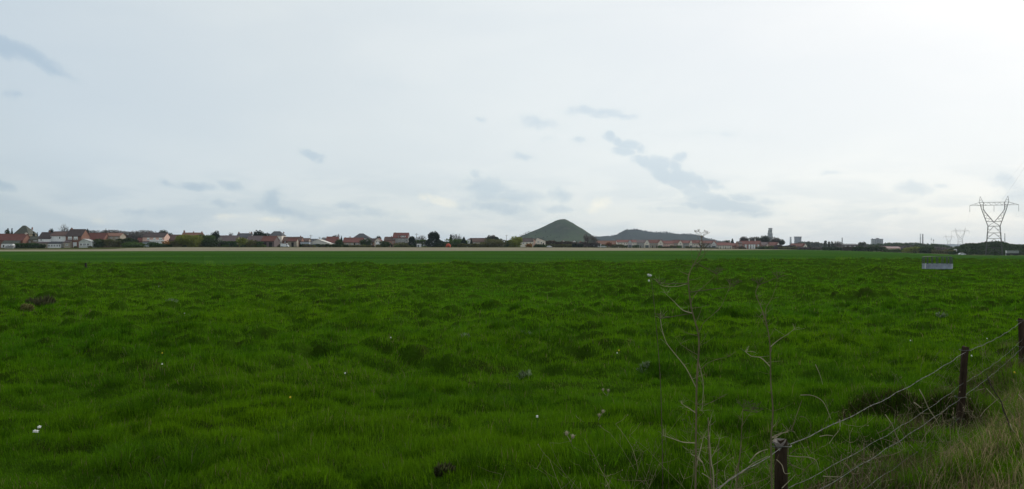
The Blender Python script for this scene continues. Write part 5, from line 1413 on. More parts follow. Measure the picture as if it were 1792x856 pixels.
# ------------------------------------------------------------------ the road beyond the fields
M_asph = mat("asphalt", (0.075, 0.075, 0.075), .15, .3)
M_line = mat("road_paint", (.6, .6, .58), .08, 1)
def road():
    px = np.arange(1560, 2560, 10.0); d0 = np.interp(px, [1560, 1640, 1700, 1792, 2560], [640, 596, 560, 545, 530])
    rows = np.stack([d0, d0 + 7.5], 0)
    o = sheet("road", px, rows, M_asph, ground, .12)
    sheet("road_edge_line", px, np.stack([d0 + .35, d0 + .6], 0), M_line, ground, .126)
    sheet("road_verge", px, np.stack([d0 - 5, d0 - .05], 0), M_rough, ground, .05)
road()
def lorry():
    px, d = 1771.5, 551; g = gz(px, d) + .12; root = empty("parked_lorry", (X(px, d), d, g)); tag(root, "grey-green tilt trailer of a lorry standing beside the white post", "lorry")
    w = 19.5 * d / F
    m = MB(); m.box(-w / 2, w / 2, -1.25, 1.25, 1.35, 3.0); m.build("trailer", mat("grey_green_tarpaulin", (.27, .30, .27), .1, .5), root)
    m = MB(); m.box(-w / 2, w / 2, -1.1, 1.1, .45, 1.34); m.build("chassis", M_dark, root)
    for i in range(7):
        m = MB(); x = -w / 2 + w * (i + .5) / 7; m.box(x - .04, x + .04, -1.30, -1.252, 1.3, 3.1); m.build("strap", mat("grey_strap", (.16, .17, .16), .1, 1), root)
    for x in (-w * .36, w * .18, w * .27, w * .36):
        m = MB(); m.lathe([(.05, -1.2), (.5, -1.2), (.5, 1.2), (.05, 1.2)], 14); q = m.build("wheel", mat("tyre_rubber", (0.02, .02, .02), .1, 1), root); q.location = (x, 0, .5); q.rotation_euler = (pi / 2, 0, 0)
    r2 = empty("marker_post", (X(1760.3, 548), 548, gz(1760, 548))); tag(r2, "white marker post with a broad top plate beside the lorry", "post")
    m = MB(); m.tube([(0, 0, -.3), (0, 0, 2.2)], .09, .08, 6); m.build("pole", M_frame, r2)
    m = MB(); m.box(-.36, .36, -.2, -.15, 1.7, 3.2); m.build("plate", M_frame, r2)
lorry()

# ------------------------------------------------------------------ ring feeder in the pasture
def feeder():
    d = 67.5; px = 1640; r = 24 * d / F * .985
    M_galv = mat("galvanised_sheet", (0.29, 0.315, 0.385), .30, 3, rough=.55, metal=.2)
    M_tube = mat("galvanised_tube", (0.06, 0.065, 0.07), .2, 3, rough=.5, metal=.2)
    x0 = X(px, d); g = float(land(x0, d)); root = empty("ring_feeder", (x0, d, g)); tag(root, "round galvanised cattle feeder with upright bars standing in the pasture", "cattle feeder")
    hs, ht = .37, .96
    m = MB(); m.lathe([(r, .0), (r + .015, .12), (r, .14), (r, .26), (r + .015, .28), (r, hs), (r - .012, hs), (r - .012, 0)], 40, cap=False); m.build("sheet_skirt", M_galv, root)
    for z, nm in ((hs + .01, "lower_rail"), (0.02, "foot_rail")):
        m = MB(); n = 40
        m.tube([((r + .01) * cos(2 * pi * k / n), (r + .01) * sin(2 * pi * k / n), z) for k in range(n + 1)], .022, .022, 6, cap=False); m.build(nm, M_galv, root)
    nb = 18
    for k in range(nb):
        a = 2 * pi * (k + .3) / nb; rr = r + .0
        m = MB(); b = .05
        m.tube([(rr * cos(a), rr * sin(a), hs), (rr * cos(a), rr * sin(a), ht - .12), ((rr - b) * cos(a), (rr - b) * sin(a), ht)], .030, .028, 6); m.build("upright_bar", M_tube, root)
    # curved hoops joining neighbouring uprights at the top
    n = 40; m = MB()
    m.tube([((r - .05) * cos(2 * pi * k / n), (r - .05) * sin(2 * pi * k / n), ht) for k in range(n + 1)], .009, .009, 5, cap=False); m.build("top_rail", M_tube, root)
    for a in (radians(-14), radians(-166)):
        m = MB(); m.box(-.03, .03, -.03, .03, .0, hs + .06); q = m.build("joint_plate", mat("bright_zinc", (.66, .67, .68), .06, 3), root); q.location = ((r + .03) * cos(a), (r + .03) * sin(a), 0); q.rotation_euler = (0, 0, a)
feeder()

# ------------------------------------------------------------------ distant posts along the pasture edge
M_post = mat("old_post_wood", (0.020, 0.015, 0.012), .4, 6, bump=.5, streak=True)
def far_post(label, px, yb, yt, w=.09, group=None):
    d = H * F / (yb - HZ)
    d = float(np.interp(0, [0], [d])); x = X(px, d); g = float(land(x, d)); h = Z(yt, d) - g
    m = MB(); m.tube([(0, 0, -.3), (.01, 0, h * .5), (-.01, 0, h)], w, w * .85, 6)
    o = m.build("fence_post", M_post); o.location = (x, d, g); tag(o, label, "fence post", group)
far_post("thick dark fence post standing alone at the western pasture edge", 150, 475, 460.0, .10)
for px, yb, yt in ((570, 469.5, 462), (892, 470, 461.5), (1156, 463.5, 456.5), (1654, 456, 451.5), (1684, 456.5, 451.8), (1687.5, 456.5, 451.8), (1754, 459.5, 455), (1786, 461, 456)):
    far_post("thin fence post where the pasture meets the wheat", px, yb, yt, .04, "thin posts along the wheat edge")

# ------------------------------------------------------------------ the near fence
def fence():
    M_wood = mat("rough_post_wood", (0.042, 0.029, 0.020), .6, 14, rough=1.0, bump=1.0, streak=True, spec=.03)
    M_end = mat("split_wood", (.17, .145, .125), .3, 12, bump=.6)
    M_wire = mat("barbed_wire", (.085, .085, .072), .3, 5, rough=.65, metal=.1, spec=.2)
    root = empty("wire_fence", (FP[0], FP[1], float(land(*FP)))); tag(root, "old barbed wire fence with dark leaning posts along the pasture", "fence")
    o0 = Vector(root.location)
    tops = [(1366, 5.19, 771, .062, .0), (1689, 10.1, 607, .058, -.085), (1786, 13.85, 558, .062, .03)]
    posts = []
    for i, (px, d, yt, r, ln) in enumerate(tops):
        top = Vector((X(px, d), d, Z(yt, d)))
        ft = Vector((X(px, d) + (ln * 1.2), d, 0)); ft.z = float(land(ft.x, ft.y))
        posts.append((ft, top))
    # one more on either side, outside the picture, to carry the wires on
    dirn = Vector((FD[0], FD[1], 0))
    a0 = posts[0][0] - dirn * 4.6; a1 = posts[2][0] + dirn * 4.6
    for p in (a0, a1): p.z = float(land(p.x, p.y))
    posts = [(a0, a0 + Vector((0, 0, .95)))] + posts + [(a1, a1 + Vector((0, 0, 1.0)))]
    rr = random.Random(3)
    for i, (ft, tp) in enumerate(posts):
        m = MB(); n = 9; K = 14
        r = [.05, .040, .041, .046, .055][i]
        v = []
        for k in range(K + 1):
            t = k / K; c = (ft - Vector((0, 0, .35))).lerp(tp, t)
            for j in range(n):
                a = 2 * pi * j / n + t * .9
                q = r * (1 + .16 * sin(3 * a + i) + rr.uniform(-.07, .07)) * (1.05 - .12 * t)
                v.append(c + Vector((cos(a) * q, sin(a) * q, (rr.uniform(-.02, .02) if k == K else 0))) - o0)
        f = [(k * n + j, k * n + (j + 1) % n, (k + 1) * n + (j + 1) % n, (k + 1) * n + j) for k in range(K) for j in range(n)] + [tuple(K * n + j for j in range(n))]
        m.poly(v, f); po = m.build("post", M_wood, root)
        if i == 1:      # pale splinter where the top has split off
            m = MB(); t = tp - o0
            m.poly([t + Vector(q) for q in ((-.062, -.04, .006), (-.022, -.048, -.055), (.014, -.046, .0), (.028, -.02, .014), (-.03, .0, .016), (-.012, -.044, -.014))], [(0, 1, 5), (0, 5, 4), (5, 2, 3, 4), (1, 2, 5), (0, 4, 1), (1, 4, 3, 2)])
            m.build("splintered_top", M_end, po)
    # wires: height as a share of each post
    for wi, (f0, sag, r) in enumerate(((.955, .045, .0031), (.60, .05, .0021), (.44, .03, .0029), (.22, .05, .0025), (.03, .03, .0021))):
        m = MB()
        for (fa, ta), (fb_, tb) in zip(posts[:-1], posts[1:]):
            off = Vector((-.02, -.065, 0))
            p = fa.lerp(ta, f0) + off; q = fb_.lerp(tb, f0) + off
            n = 24; ph = rr.uniform(0, 6)
            P = [p.lerp(q, t / n) - Vector((0, 0, sag * 4 * (t / n) * (1 - t / n))) - o0 + Vector((0, .004 * sin(t * 2.3 + ph), .006 * sin(t * 1.7 + ph))) for t in range(n + 1)]
            for s_ in (0, pi):      # two strands twisted together
                k = 120
                m.tube([(P[min(n - 1, int(u * n / k))].lerp(P[min(n, int(u * n / k) + 1)], u * n / k - int(u * n / k)) if u < k else P[n]) + Vector((0, cos(u * .9 + s_), sin(u * .9 + s_))) * r * .55 for u in range(k + 1)], r * .62, r * .62, 4, cap=False)
            L_ = (q - p).length; nb = int(L_ / .13)
            if wi in (0, 2, 3):
                for b in range(1, nb):
                    c = P[0].lerp(P[-1], b / nb) - Vector((0, 0, sag * 4 * (b / nb) * (1 - b / nb)))
                    for s_ in (-1, 1):
                        w_ = Vector((rr.uniform(-.5, .5), s_ * rr.uniform(-.6, 1), rr.uniform(-1, 1))).normalized() * .018
                        m.tube([c - w_, c + w_], r * .4, r * .15, 3, cap=False)
        m.build("wire", M_wire, root)
    for (ft, tp) in posts[1:4]:
        for f0 in (.965, .44, .2):
            c = ft.lerp(tp, f0) - o0; m = MB()
            m.tube([c + Vector((.062 * cos(a), .062 * sin(a), .004 * sin(3 * a))) for a in np.linspace(0, 2 * pi, 14)], .0035, .0035, 4, cap=False)
            m.build("wire_tie", M_wire, root)
fence()

# ------------------------------------------------------------------ dry stems
M_stem = mat("dry_stem", (.135, .105, .058), .4, 9, rough=.8)
M_stemd = mat("dark_dry_stem", (.085, .062, .042), .45, 9, rough=.85)
M_stemp = mat("bleached_stem", (.30, .255, .165), .3, 9, rough=.8)
def line3(ptsx, d, dj=0.0, rnd=None):
    """points given in the photograph's pixels put at their own distance, with a gentle wander in depth"""
    out = []; off = 0
    for i, (px, py) in enumerate(ptsx):
        off += (rnd.uniform(-1, 1) * dj if rnd else 0)
        dd = d + off; out.append(Vector((X(px, dd), dd, Z(py, dd))))
    return out
def smoothline(P, k=4):
    out = []
    for i in range(len(P) - 1):
        p0, p1, p2, p3 = P[max(i - 1, 0)], P[i], P[i + 1], P[min(i + 2, len(P) - 1)]
        for j in range(k):
            t = j / k
            out.append(.5 * ((2 * p1) + (p2 - p0) * t + (2 * p0 - 5 * p1 + 4 * p2 - p3) * t * t + (3 * p1 - p0 - 3 * p2 + p3) * t ** 3))
    return out + [P[-1]]
def umbel(m, c, up, r, n, rnd, seeds=True):
    for k in range(n):
        a = 2 * pi * k / n + rnd.uniform(-.3, .3); q = rnd.uniform(.55, 1)
        e = c + Vector((cos(a) * r * q, sin(a) * r * q, r * rnd.uniform(.45, .8))) 
        m.tube([c, c.lerp(e, .55) + Vector((0, 0, r * .06)), e], .0010, .0007, 3, cap=False)
        if seeds:
            for _ in range(3):
                f = e + Vector((rnd.uniform(-1, 1), rnd.uniform(-1, 1), rnd.uniform(.1, .9))) * r * .26
                m.tube([e, f], .0008, .0007, 3, cap=False); m.ball(f, .0019, 1, 5, 3)
def stalk(name, label, main, d, branches, r0=.0075, seed=1, umb=(), matm=M_stem):
    rnd = random.Random(seed)
    P = line3(main, d, .012, rnd)
    x, y = P[0].x, P[0].y; g = float(land(x, y))
    P = [Vector((x - .004, y, g - .05))] + P
    root = empty(name, (x, y, g)); tag(root, label, "dry plant"); o0 = Vector(root.location)
    m = MB(); S = smoothline(P, 5); m.tube([p - o0 for p in S], r0, r0 * .38, 6); 
    for i in range(3, len(S), 9): m.ball(S[i] - o0, r0 * 1.35 * (1 - .5 * i / len(S)), .7, 6, 4)
    for p_ in S[6:-2:3]:
        for _ in range(2):
            v = Vector((rnd.gauss(0, 1), rnd.gauss(0, .6), rnd.uniform(.2, 1.2))).normalized() * rnd.uniform(.03, .13)
            m.tube([p_ - o0, p_ - o0 + v * .5 + Vector((0, 0, -.004)), p_ - o0 + v], .0012, .0005, 3, cap=False)
    m.build("main_stem", matm, root)
    for (b, rb, pale) in branches:
        # start each branch on the nearest point of the main stem
        s = min(S, key=lambda q: (X_px(q)[0] - b[0][0]) ** 2 + (X_px(q)[1] - b[0][1]) ** 2)
        B = line3(b[1:], s.y, .03, rnd); m = MB(); q = smoothline([s] + B, 4)
        m.tube([p - o0 for p in q], rb, rb * .4, 5)
        # broken remains of the umbel at the end of the branch
        e = q[-1] - o0
        for _ in range(5):
            v = Vector((rnd.gauss(0, 1), rnd.gauss(0, .6), rnd.uniform(-.2, 1.3))).normalized() * rnd.uniform(.025, .06)
            m.tube([e, e + v * .6 + Vector((0, 0, .004)), e + v], .0009, .0005, 3, cap=False)
        for p_ in q[2::3]:
            v = Vector((rnd.gauss(0, 1), rnd.gauss(0, .6), rnd.uniform(.1, 1))).normalized() * rnd.uniform(.03, .08)
            m.tube([p_ - o0, p_ - o0 + v], .0009, .0005, 3, cap=False)
        m.build("side_stem", M_stemp if pale else M_stem, root)
    for (c, r_, n_) in umb:
        s = min(S + [], key=lambda q: (X_px(q)[0] - c[0]) ** 2 + (X_px(q)[1] - c[1]) ** 2)
        cc = line3([c], s.y)[0]; m = MB()
        if (cc - s).length > .02: m.tube([s - o0, cc - o0], .0022, .0016, 4)
        umbel(m, cc - o0, None, r_, n_, rnd); m.build("seed_head", M_stemd, root)
    return root
def X_px(p): return (896 + p.x / p.y * F, HZ - (p.z - H) / p.y * F)
q = lambda L_: [(940 + a / 1.877, 400 + b / 1.877) for a, b in L_]
stalk("dry_hogweed", "tallest dry branching stalk, its seed head standing against the sky", q([(520, 856), (522, 640), (524, 500), (531, 400), (528, 340), (507, 262), (497, 180), (501, 145), (530, 90), (541, 58), (540, 22)]), 4.55,
      [(q([(510, 285), (478, 268), (450, 240), (420, 212)]), .0028, True), (q([(524, 515), (490, 460), (455, 415), (425, 375), (410, 330), (405, 296)]), .003, True), (q([(506, 250), (520, 215), (548, 190), (590, 150)]), .0022, False), (q([(529, 440), (540, 480), (546, 520), (541, 600)]), .0034, True),
       (q([(530, 350), (545, 312), (580, 280), (605, 255), (622, 215), (634, 190)]), .002, False), (q([(520, 705), (480, 702), (450, 692), (415, 680)]), .003, True), (q([(524, 605), (500, 592), (475, 576)]), .0025, True), (q([(522, 780), (534, 735), (545, 688)]), .0036, True), (q([(523, 765), (545, 770), (505, 738)]), .002, True),
       (q([(528, 470), (555, 445), (590, 430), (632, 420)]), .002, False), (q([(524, 590), (560, 575), (600, 556)]), .002, False), (q([(497, 180), (460, 190), (420, 190), (400, 182)]), .0018, True), (q([(512, 120), (535, 105), (550, 85), (548, 62)]), .002, False), (q([(527, 420), (500, 400), (470, 380)]), .0018, False)],
      r0=.0058, seed=3, umb=((q([(540, 30)])[0], .042, 9), (q([(547, 66)])[0], .03, 7), (q([(590, 150)])[0], .04, 8), (q([(645, 190)])[0], .04, 8), (q([(405, 296)])[0], .03, 6), (q([(400, 182)])[0], .03, 6)))
stalk("dry_hogweed", "slimmer dry stalk rising past the splintered fence post", q([(770, 856), (768, 700), (774, 600), (767, 500), (765, 390), (755, 320), (736, 260), (718, 215), (727, 185)]), 4.7,
      [(q([(770, 385), (790, 368), (815, 352), (845, 330)]), .0028, True), (q([(766, 445), (735, 425), (705, 420), (683, 404)]), .003, True), (q([(758, 300), (752, 262), (770, 230), (785, 190), (790, 165)]), .0022, False), (q([(770, 690), (800, 675), (825, 665)]), .003, True), (q([(757, 330), (740, 300), (730, 290)]), .0016, False)],
      r0=.0052, seed=4, umb=((q([(727, 182)])[0], .035, 8), (q([(792, 160)])[0], .03, 7)))
stalk("dry_hogweed", "short pale broken stalk between the two tall dry stalks", q([(580, 856), (572, 770), (566, 700), (561, 622)]), 4.75, [(q([(570, 760), (590, 720), (600, 690)]), .0022, True)], r0=.005, seed=5, matm=M_stemp)
stalk("dry_hogweed", "greenish umbel stalk left of the splintered fence post".replace("left of", "just before"), q([(655, 856), (664, 760), (670, 690), (676, 596)]), 5.0, [(q([(672, 650), (690, 620), (705, 600)]), .002, False)], r0=.0045, seed=6, umb=((q([(678, 590)])[0], .05, 9), (q([(708, 596)])[0], .05, 9), (q([(722, 605)])[0], .035, 7)))

# thistles gone to seed in the middle of the pasture edge
q4 = lambda L_: [(960 + a / 3.965, 640 + b / 3.965) for a, b in L_]
def seedhead(label, main, d, heads, seed, br=()):
    rnd = random.Random(seed); P = line3(main, d, .01, rnd); x, y = P[0].x, P[0].y; g = float(land(x, y))
    root = empty("dry_thistle", (x, y, g)); tag(root, label, "dry plant"); o0 = Vector(root.location)
    m = MB(); S = smoothline([Vector((x, y, g - .03))] + P, 4); m.tube([p - o0 for p in S], .005, .0028, 5); m.build("main_stem", M_stem, root)
    for b in br:
        m = MB(); m.tube([p - o0 for p in smoothline(line3(b, d, .02, rnd), 4)], .0035, .0018, 4); m.build("side_stem", M_stemp, root)
    for c in heads:
        cc = line3([c], d)[0] - o0; m = MB(); m.ball(cc, .017, 1.25, 8, 5)
        for k in range(16):
            v = Vector((rnd.gauss(0, 1), rnd.gauss(0, 1), rnd.uniform(.2, 1.4))).normalized() * .035
            m.tube([cc, cc + v], .0016, .0006, 3, cap=False)
        m.build("seed_head", M_stemp, root)
seedhead("dry thistle with two pale heads on a leaning stem", q4([(250, 850), (195, 745), (200, 660), (150, 520)]), 8.0, [q4([(125, 470)])[0], q4([(168, 492)])[0]], 1, (q4([(150, 520), (135, 495), (125, 470)]), q4([(155, 530), (162, 510), (168, 492)])))
seedhead("upright dry thistle with a pale tuft and a long fallen side stem", q4([(350, 505), (348, 430), (347, 370)]), 9.6, [q4([(352, 345)])[0], q4([(378, 318)])[0], q4([(327, 486)])[0]], 2, (q4([(348, 465), (270, 410), (200, 360), (190, 340)]), q4([(347, 375), (365, 340), (378, 318)]), q4([(350, 500), (335, 495), (327, 486)])))
seedhead("low tangled dry thistle with one white head", q4([(355, 780), (362, 740), (375, 690)]), 8.3, [q4([(429, 648)])[0]], 3, (q4([(370, 720), (400, 695), (420, 665), (429, 648)]), q4([(362, 720), (340, 650), (320, 620), (258, 606)]), q4([(375, 690), (392, 620), (393, 548)]), q4([(380, 690), (420, 620), (470, 605)]), q4([(365, 700), (330, 660), (300, 650)])))
seedhead("small dry thistle with a curved twin head among dark tussocks", q4([(405, 235), (407, 210), (395, 195)]), 12.2, [q4([(377, 168)])[0], q4([(414, 172)])[0]], 4, (q4([(400, 205), (385, 190), (377, 168)]), q4([(407, 210), (412, 195), (414, 172)])))

# bramble and dead stems caught in the fence
q6 = lambda L_: [(1190 + a / 4.156, 650 + b / 4.156) for a, b in L_]
q7 = lambda L_: [(1440 + a / 4.865, 680 + b / 4.865) for a, b in L_]
q8 = lambda L_: [(1640 + a / 4.862, 680 + b / 4.862) for a, b in L_]
q1 = lambda L_: [(1340 + a / 2.708, 540 + b / 2.708) for a, b in L_]
GRP = "dead stems tangled along the fence"
def dstem(P2, d, r=.003, m_=None, label="dead stem tangled in the wires of the barbed fence", d1=None, grp=GRP, seed=0):
    rnd = random.Random(seed + int(P2[0][0] * 7)); d1 = d if d1 is None else d1
    n = len(P2); P = []
    for i, (px, py) in enumerate(P2):
        dd = d + (d1 - d) * i / (n - 1) + rnd.uniform(-.02, .02); P.append(Vector((X(px, dd), dd, Z(py, dd))))
    m = MB(); S = smoothline(P, 4); o0 = S[0].copy(); m.tube([p - o0 for p in S], r, r * .5, 5)
    o = m.build("dead_twig", m_ or M_stem); o.location = o0; tag(o, label, "dead twig", grp)
for L_, d, r, m_ in (
    (q6([(285, 855), (370, 775), (450, 735), (530, 670), (640, 615)]), 4.9, .004, M_stemp), (q6([(505, 665), (545, 610), (590, 580), (640, 566)]), 5.0, .004, M_stemp), (q6([(410, 855), (520, 820), (600, 790), (650, 762)]), 4.95, .003, M_stem),
    (q6([(360, 855), (400, 740), (430, 650), (445, 540)]), 4.8, .003, M_stem), (q6([(230, 855), (220, 700), (205, 500), (207, 335)]), 4.7, .0045, M_stem), (q6([(265, 855), (270, 700), (285, 490)]), 4.8, .003, M_stem),
    (q6([(330, 790), (325, 720), (350, 670)]), 5.0, .002, M_stemp), (q6([(80, 600), (130, 630), (165, 670), (180, 730)]), 4.6, .003, M_stemp), (q6([(160, 740), (200, 765), (235, 790)]), 4.6, .003, M_stemp), (q6([(700, 640), (740, 680), (760, 740), (800, 740)]), 5.1, .003, M_stemp),
    (q6([(775, 505), (785, 560), (790, 640), (820, 700), (860, 760), (930, 690), (1010, 630)]), 5.2, .0032, M_stem), (q6([(760, 610), (850, 620), (940, 625), (990, 650), (1010, 720)]), 5.25, .003, M_stemp), (q6([(800, 600), (860, 560), (940, 555)]), 5.3, .002, M_stem), (q6([(740, 850), (790, 800), (840, 750)]), 5.1, .003, M_stemp),
    (q6([(660, 486), (710, 470), (750, 445), (785, 438)]), 5.1, .0038, M_stemp), (q6([(810, 430), (840, 340), (885, 210)]), 5.4, .0028, M_stem), (q6([(740, 380), (780, 430), (800, 480)]), 5.4, .002, M_stem), (q6([(870, 330), (910, 335), (950, 390), (940, 455)]), 5.6, .0022, M_stem),
    (q1([(165, 410), (220, 412), (270, 440), (300, 500), (310, 525)]), 6.2, .003, M_stemp), (q1([(235, 265), (255, 310), (270, 360)]), 7.0, .003, M_stemp), (q1([(350, 525), (350, 570), (320, 610), (300, 640)]), 6.4, .003, M_stemp), (q1([(255, 606), (290, 600), (320, 604)]), 6.2, .004, M_stemp), (q1([(25, 612), (60, 595), (105, 585)]), 5.3, .0035, M_stemp),
    (q7([(5, 670), (40, 740), (65, 835)]), 6.0, .003, M_stem), (q7([(0, 745), (60, 750), (150, 752)]), 6.0, .004, M_stemp), (q7([(190, 640), (230, 690), (260, 760), (262, 850)]), 6.4, .008, M_stem), (q7([(290, 840), (330, 780), (345, 600), (345, 460)]), 6.5, .0045, M_stem), (q7([(265, 730), (320, 715), (335, 660)]), 6.5, .004, M_stem), (q7([(310, 820), (380, 740), (395, 650)]), 6.6, .0035, M_stem),
    (q7([(430, 600), (520, 575), (600, 560), (680, 515), (600, 460), (500, 425)]), 7.4, .004, M_stem), (q7([(530, 220), (590, 310), (620, 390), (670, 480), (710, 525), (785, 555)]), 8.3, .0045, M_stemp), (q7([(740, 480), (780, 520), (830, 565)]), 8.3, .006, M_stemp), (q7([(820, 5), (860, 80), (900, 170), (960, 260), (1000, 340), (1050, 420)]), 9.4, .006, M_stemp), (q7([(775, 120), (805, 140), (835, 165)]), 9.0, .008, M_stemp),
    (q7([(660, 330), (700, 400), (740, 470), (760, 540), (860, 660)]), 8.8, .0035, M_stem), (q7([(885, 425), (950, 470), (1010, 505)]), 9.0, .004, M_stem), (q7([(870, 580), (910, 525), (990, 460), (1090, 365)]), 9.2, .005, M_stemp), (q7([(460, 380), (540, 345), (600, 290), (560, 310)]), 8.0, .004, M_stem), (q7([(740, 330), (738, 410), (690, 440)]), 9.0, .003, M_stem), (q7([(300, 470), (330, 540), (340, 590)]), 6.5, .003, M_stem), (q7([(160, 560), (150, 640), (175, 740), (180, 840)]), 6.3, .0032, M_stem)):
    dstem(L_, d, r, m_)
GV = "dead stems in the rough verge beyond the leaning post"
for L_, d, r, m_ in (
    (q8([(350, 610), (380, 560), (470, 495), (540, 430), (620, 368)]), 8.0, .0045, M_stemp), (q8([(620, 300), (640, 350), (690, 400), (738, 445)]), 8.2, .006, M_stemp), (q8([(365, 240), (410, 180), (520, 85)]), 10.0, .005, M_stemp), (q8([(420, 0), (470, 55), (520, 110), (545, 130)]), 10.2, .005, M_stemp),
    (q8([(255, 65), (330, 20), (400, 0)]), 11.0, .005, M_stemp), (q8([(250, 80), (270, 230), (300, 320)]), 9.4, .003, M_stem), (q8([(170, 400), (190, 330), (200, 300)]), 9.0, .004, M_stemp), (q8([(440, 600), (450, 520), (455, 450)]), 7.8, .004, M_stem), (q8([(220, 520), (240, 620), (290, 690)]), 7.6, .003, M_stem), (q8([(350, 850), (355, 760), (370, 690)]), 7.0, .004, M_stem), (q8([(590, 560), (575, 480), (560, 400)]), 8.0, .003, M_stem), (q8([(690, 50), (720, 80), (739, 110)]), 9.5, .006, M_stemp), (q8([(400, 800), (480, 760), (560, 740)]), 7.0, .003, M_stem)):
    dstem(L_, d, r, m_, "dead stem lying in the straw of the verge behind the fence", grp=GV)
def twig():
    P = line3(q8([(655, 560), (640, 470), (625, 370), (600, 270), (565, 190), (545, 115), (500, 45), (440, -60), (420, -130)]), 8.4, .02, random.Random(2))
    x, y = P[0].x, P[0].y; g = float(land(x, y)); root = empty("bramble_cane", (x, y, g)); tag(root, "dark bare bramble cane arching up out of the verge", "bramble"); o0 = Vector(root.location)
    S = smoothline([Vector((x, y, g - .05))] + P, 4)
    m = MB(); m.tube([p - o0 for p in S], .010, .003, 6)
    rnd = random.Random(5)
    for i in range(2, len(S) - 1):
        for _ in range(2):
            v = Vector((rnd.uniform(-1, 1), rnd.uniform(-1, 1), rnd.uniform(-.4, .6))).normalized() * .018; m.tube([S[i] - o0, S[i] - o0 + v], .0022, .0004, 3, cap=False)
    m.build("cane", mat("bramble_bark", (.035, .022, .022), .3, 8), root)
    for L_ in ([(600, 270), (560, 300), (520, 330)], [(545, 115), (590, 80), (620, 40)], [(625, 370), (660, 330), (690, 300)]):
        s = min(S, key=lambda w: (X_px(w)[0] - q8([L_[0]])[0][0]) ** 2 + (X_px(w)[1] - q8([L_[0]])[0][1]) ** 2)
        m = MB(); m.tube([p - o0 for p in smoothline([s] + line3(q8(L_[1:]), s.y), 3)], .004, .0015, 4); m.build("side_shoot", M_stemd, root)
twig()

def thin_weeds():
    """a haze of fine forked dead stalks along the fence that nobody could count"""
    rnd = random.Random(41); m = MB()
    for i in range(520):
        t = rnd.uniform(-1.6, 11); s_ = rnd.gauss(.15, .75)
        if i % 5 == 0: t = rnd.uniform(-.8, 3); s_ = rnd.uniform(-1.9, -.2)
        if i % 5 == 1: t = rnd.uniform(.4, 5); s_ = rnd.gauss(-.05, .28)
        x = FP[0] + FD[0] * t + FD[1] * s_; y = FP[1] + FD[1] * t - FD[0] * s_
        if y < 4.5 or x / y * F + 896 > 1900: continue
        g = float(land(x, y)); h = rnd.uniform(.16, .55); r = rnd.uniform(.0012, .0024)
        lx, ly = rnd.gauss(0, .38) * h, rnd.gauss(0, .38) * h; bx, by = rnd.gauss(0, .10), rnd.gauss(0, .10)
        P = [Vector((x + lx * q + bx * q * q, y + ly * q + by * q * q, g - .02 + h * (q - .22 * q * q * rnd.random()))) for q in (0, .25, .5, .75, 1)]
        m.tube(P, r, r * .5, 3, cap=False)
        for k in range(rnd.randint(1, 5)):
            j = rnd.randint(1, 4); v = Vector((rnd.gauss(0, 1), rnd.gauss(0, 1), rnd.uniform(.1, 1.2))).normalized() * h * rnd.uniform(.12, .4)
            m.tube([P[j], P[j] + v * .5 + Vector((0, 0, -.01)), P[j] + v], r * .7, r * .35, 3, cap=False)
            if rnd.random() < .3: m.ball(P[j] + v, r * 2.2, 1.3, 5, 3)
    o = m.build("dead_weeds", mat("weed_stem", (.20, .16, .095), .5, 2, rough=.9)); o["kind"] = "stuff"
thin_weeds()

# ------------------------------------------------------------------ flowers, thistle rosettes, rushes
M_petal = mat("white_petal", (.78, .78, .74), .05, 5); M_yel = mat("yellow_petal", (.75, .55, .04), .1, 5)
def d_at(px, py):
    """where the line of sight of a point of the photograph meets the grass"""
    d = np.linspace(3, 125, 6000); z = land(X(px, d), d) + .05; y = HZ - (z - H) / d * F
    i = np.argmax(y <= py); return float(d[i])
def flower(px, py, label, group, n=1, yellow=False, r=.022):
    d = d_at(px, py); x0 = X(px, d); g = float(land(x0, d)); root = empty("meadow_flower", (x0, d, g)); tag(root, label, "flower", group); rnd = random.Random(int(px * 3))
    for k in range(n):
        x, y = (rnd.uniform(-.06, .06), rnd.uniform(-.05, .05)) if n > 1 else (0, 0); h = rnd.uniform(.13, .18)
        m = MB(); m.tube([(x * .5, y * .5, -.02), (x, y, h)], .003, .002, 4); m.build("stem", mat("green_stem", (.05, .09, .02), .2, 5), root)
        m = MB(); c = Vector((x, y, h))
        for j in range(9):
            a = 2 * pi * j / 9; t = Vector((cos(a), sin(a), .15)); s_ = Vector((-sin(a), cos(a), 0)) * r * .26
            m.poly([c, c + t * r * .6 - s_, c + t * r, c + t * r * .6 + s_], [(0, 1, 2, 3)])
            m.poly([c - Vector((0, 0, .002)), c + t * r * .6 + Vector((0, -.006, -.008)) - s_, c + t * r * .9 + Vector((0, -.010, -.014)), c + t * r * .6 + Vector((0, -.006, -.008)) + s_], [(0, 1, 2, 3)])
        m.ball(c + Vector((0, 0, .004)), r * .45, .8, 7, 4)
        m.build("bloom", M_yel if yellow else M_petal, root)
flower(70, 769, "cluster of white flowers in the short grass near the camera", None, 3, r=.024)
for px, py in ((323, 555), (284, 652), (604, 665), (684, 604), (940, 747), (1080, 629), (1593, 604), (278, 505), (1700, 634), (1727, 600)):
    flower(px, py, "single white flower standing in the open pasture", "single white flowers in the pasture", r=.017)
for px, py in ((508, 707), (284, 630), (1775, 668), (1083, 628)):
    flower(px, py, "single yellow flower standing in the open pasture", "single yellow flowers in the pasture", yellow=True, r=.016)
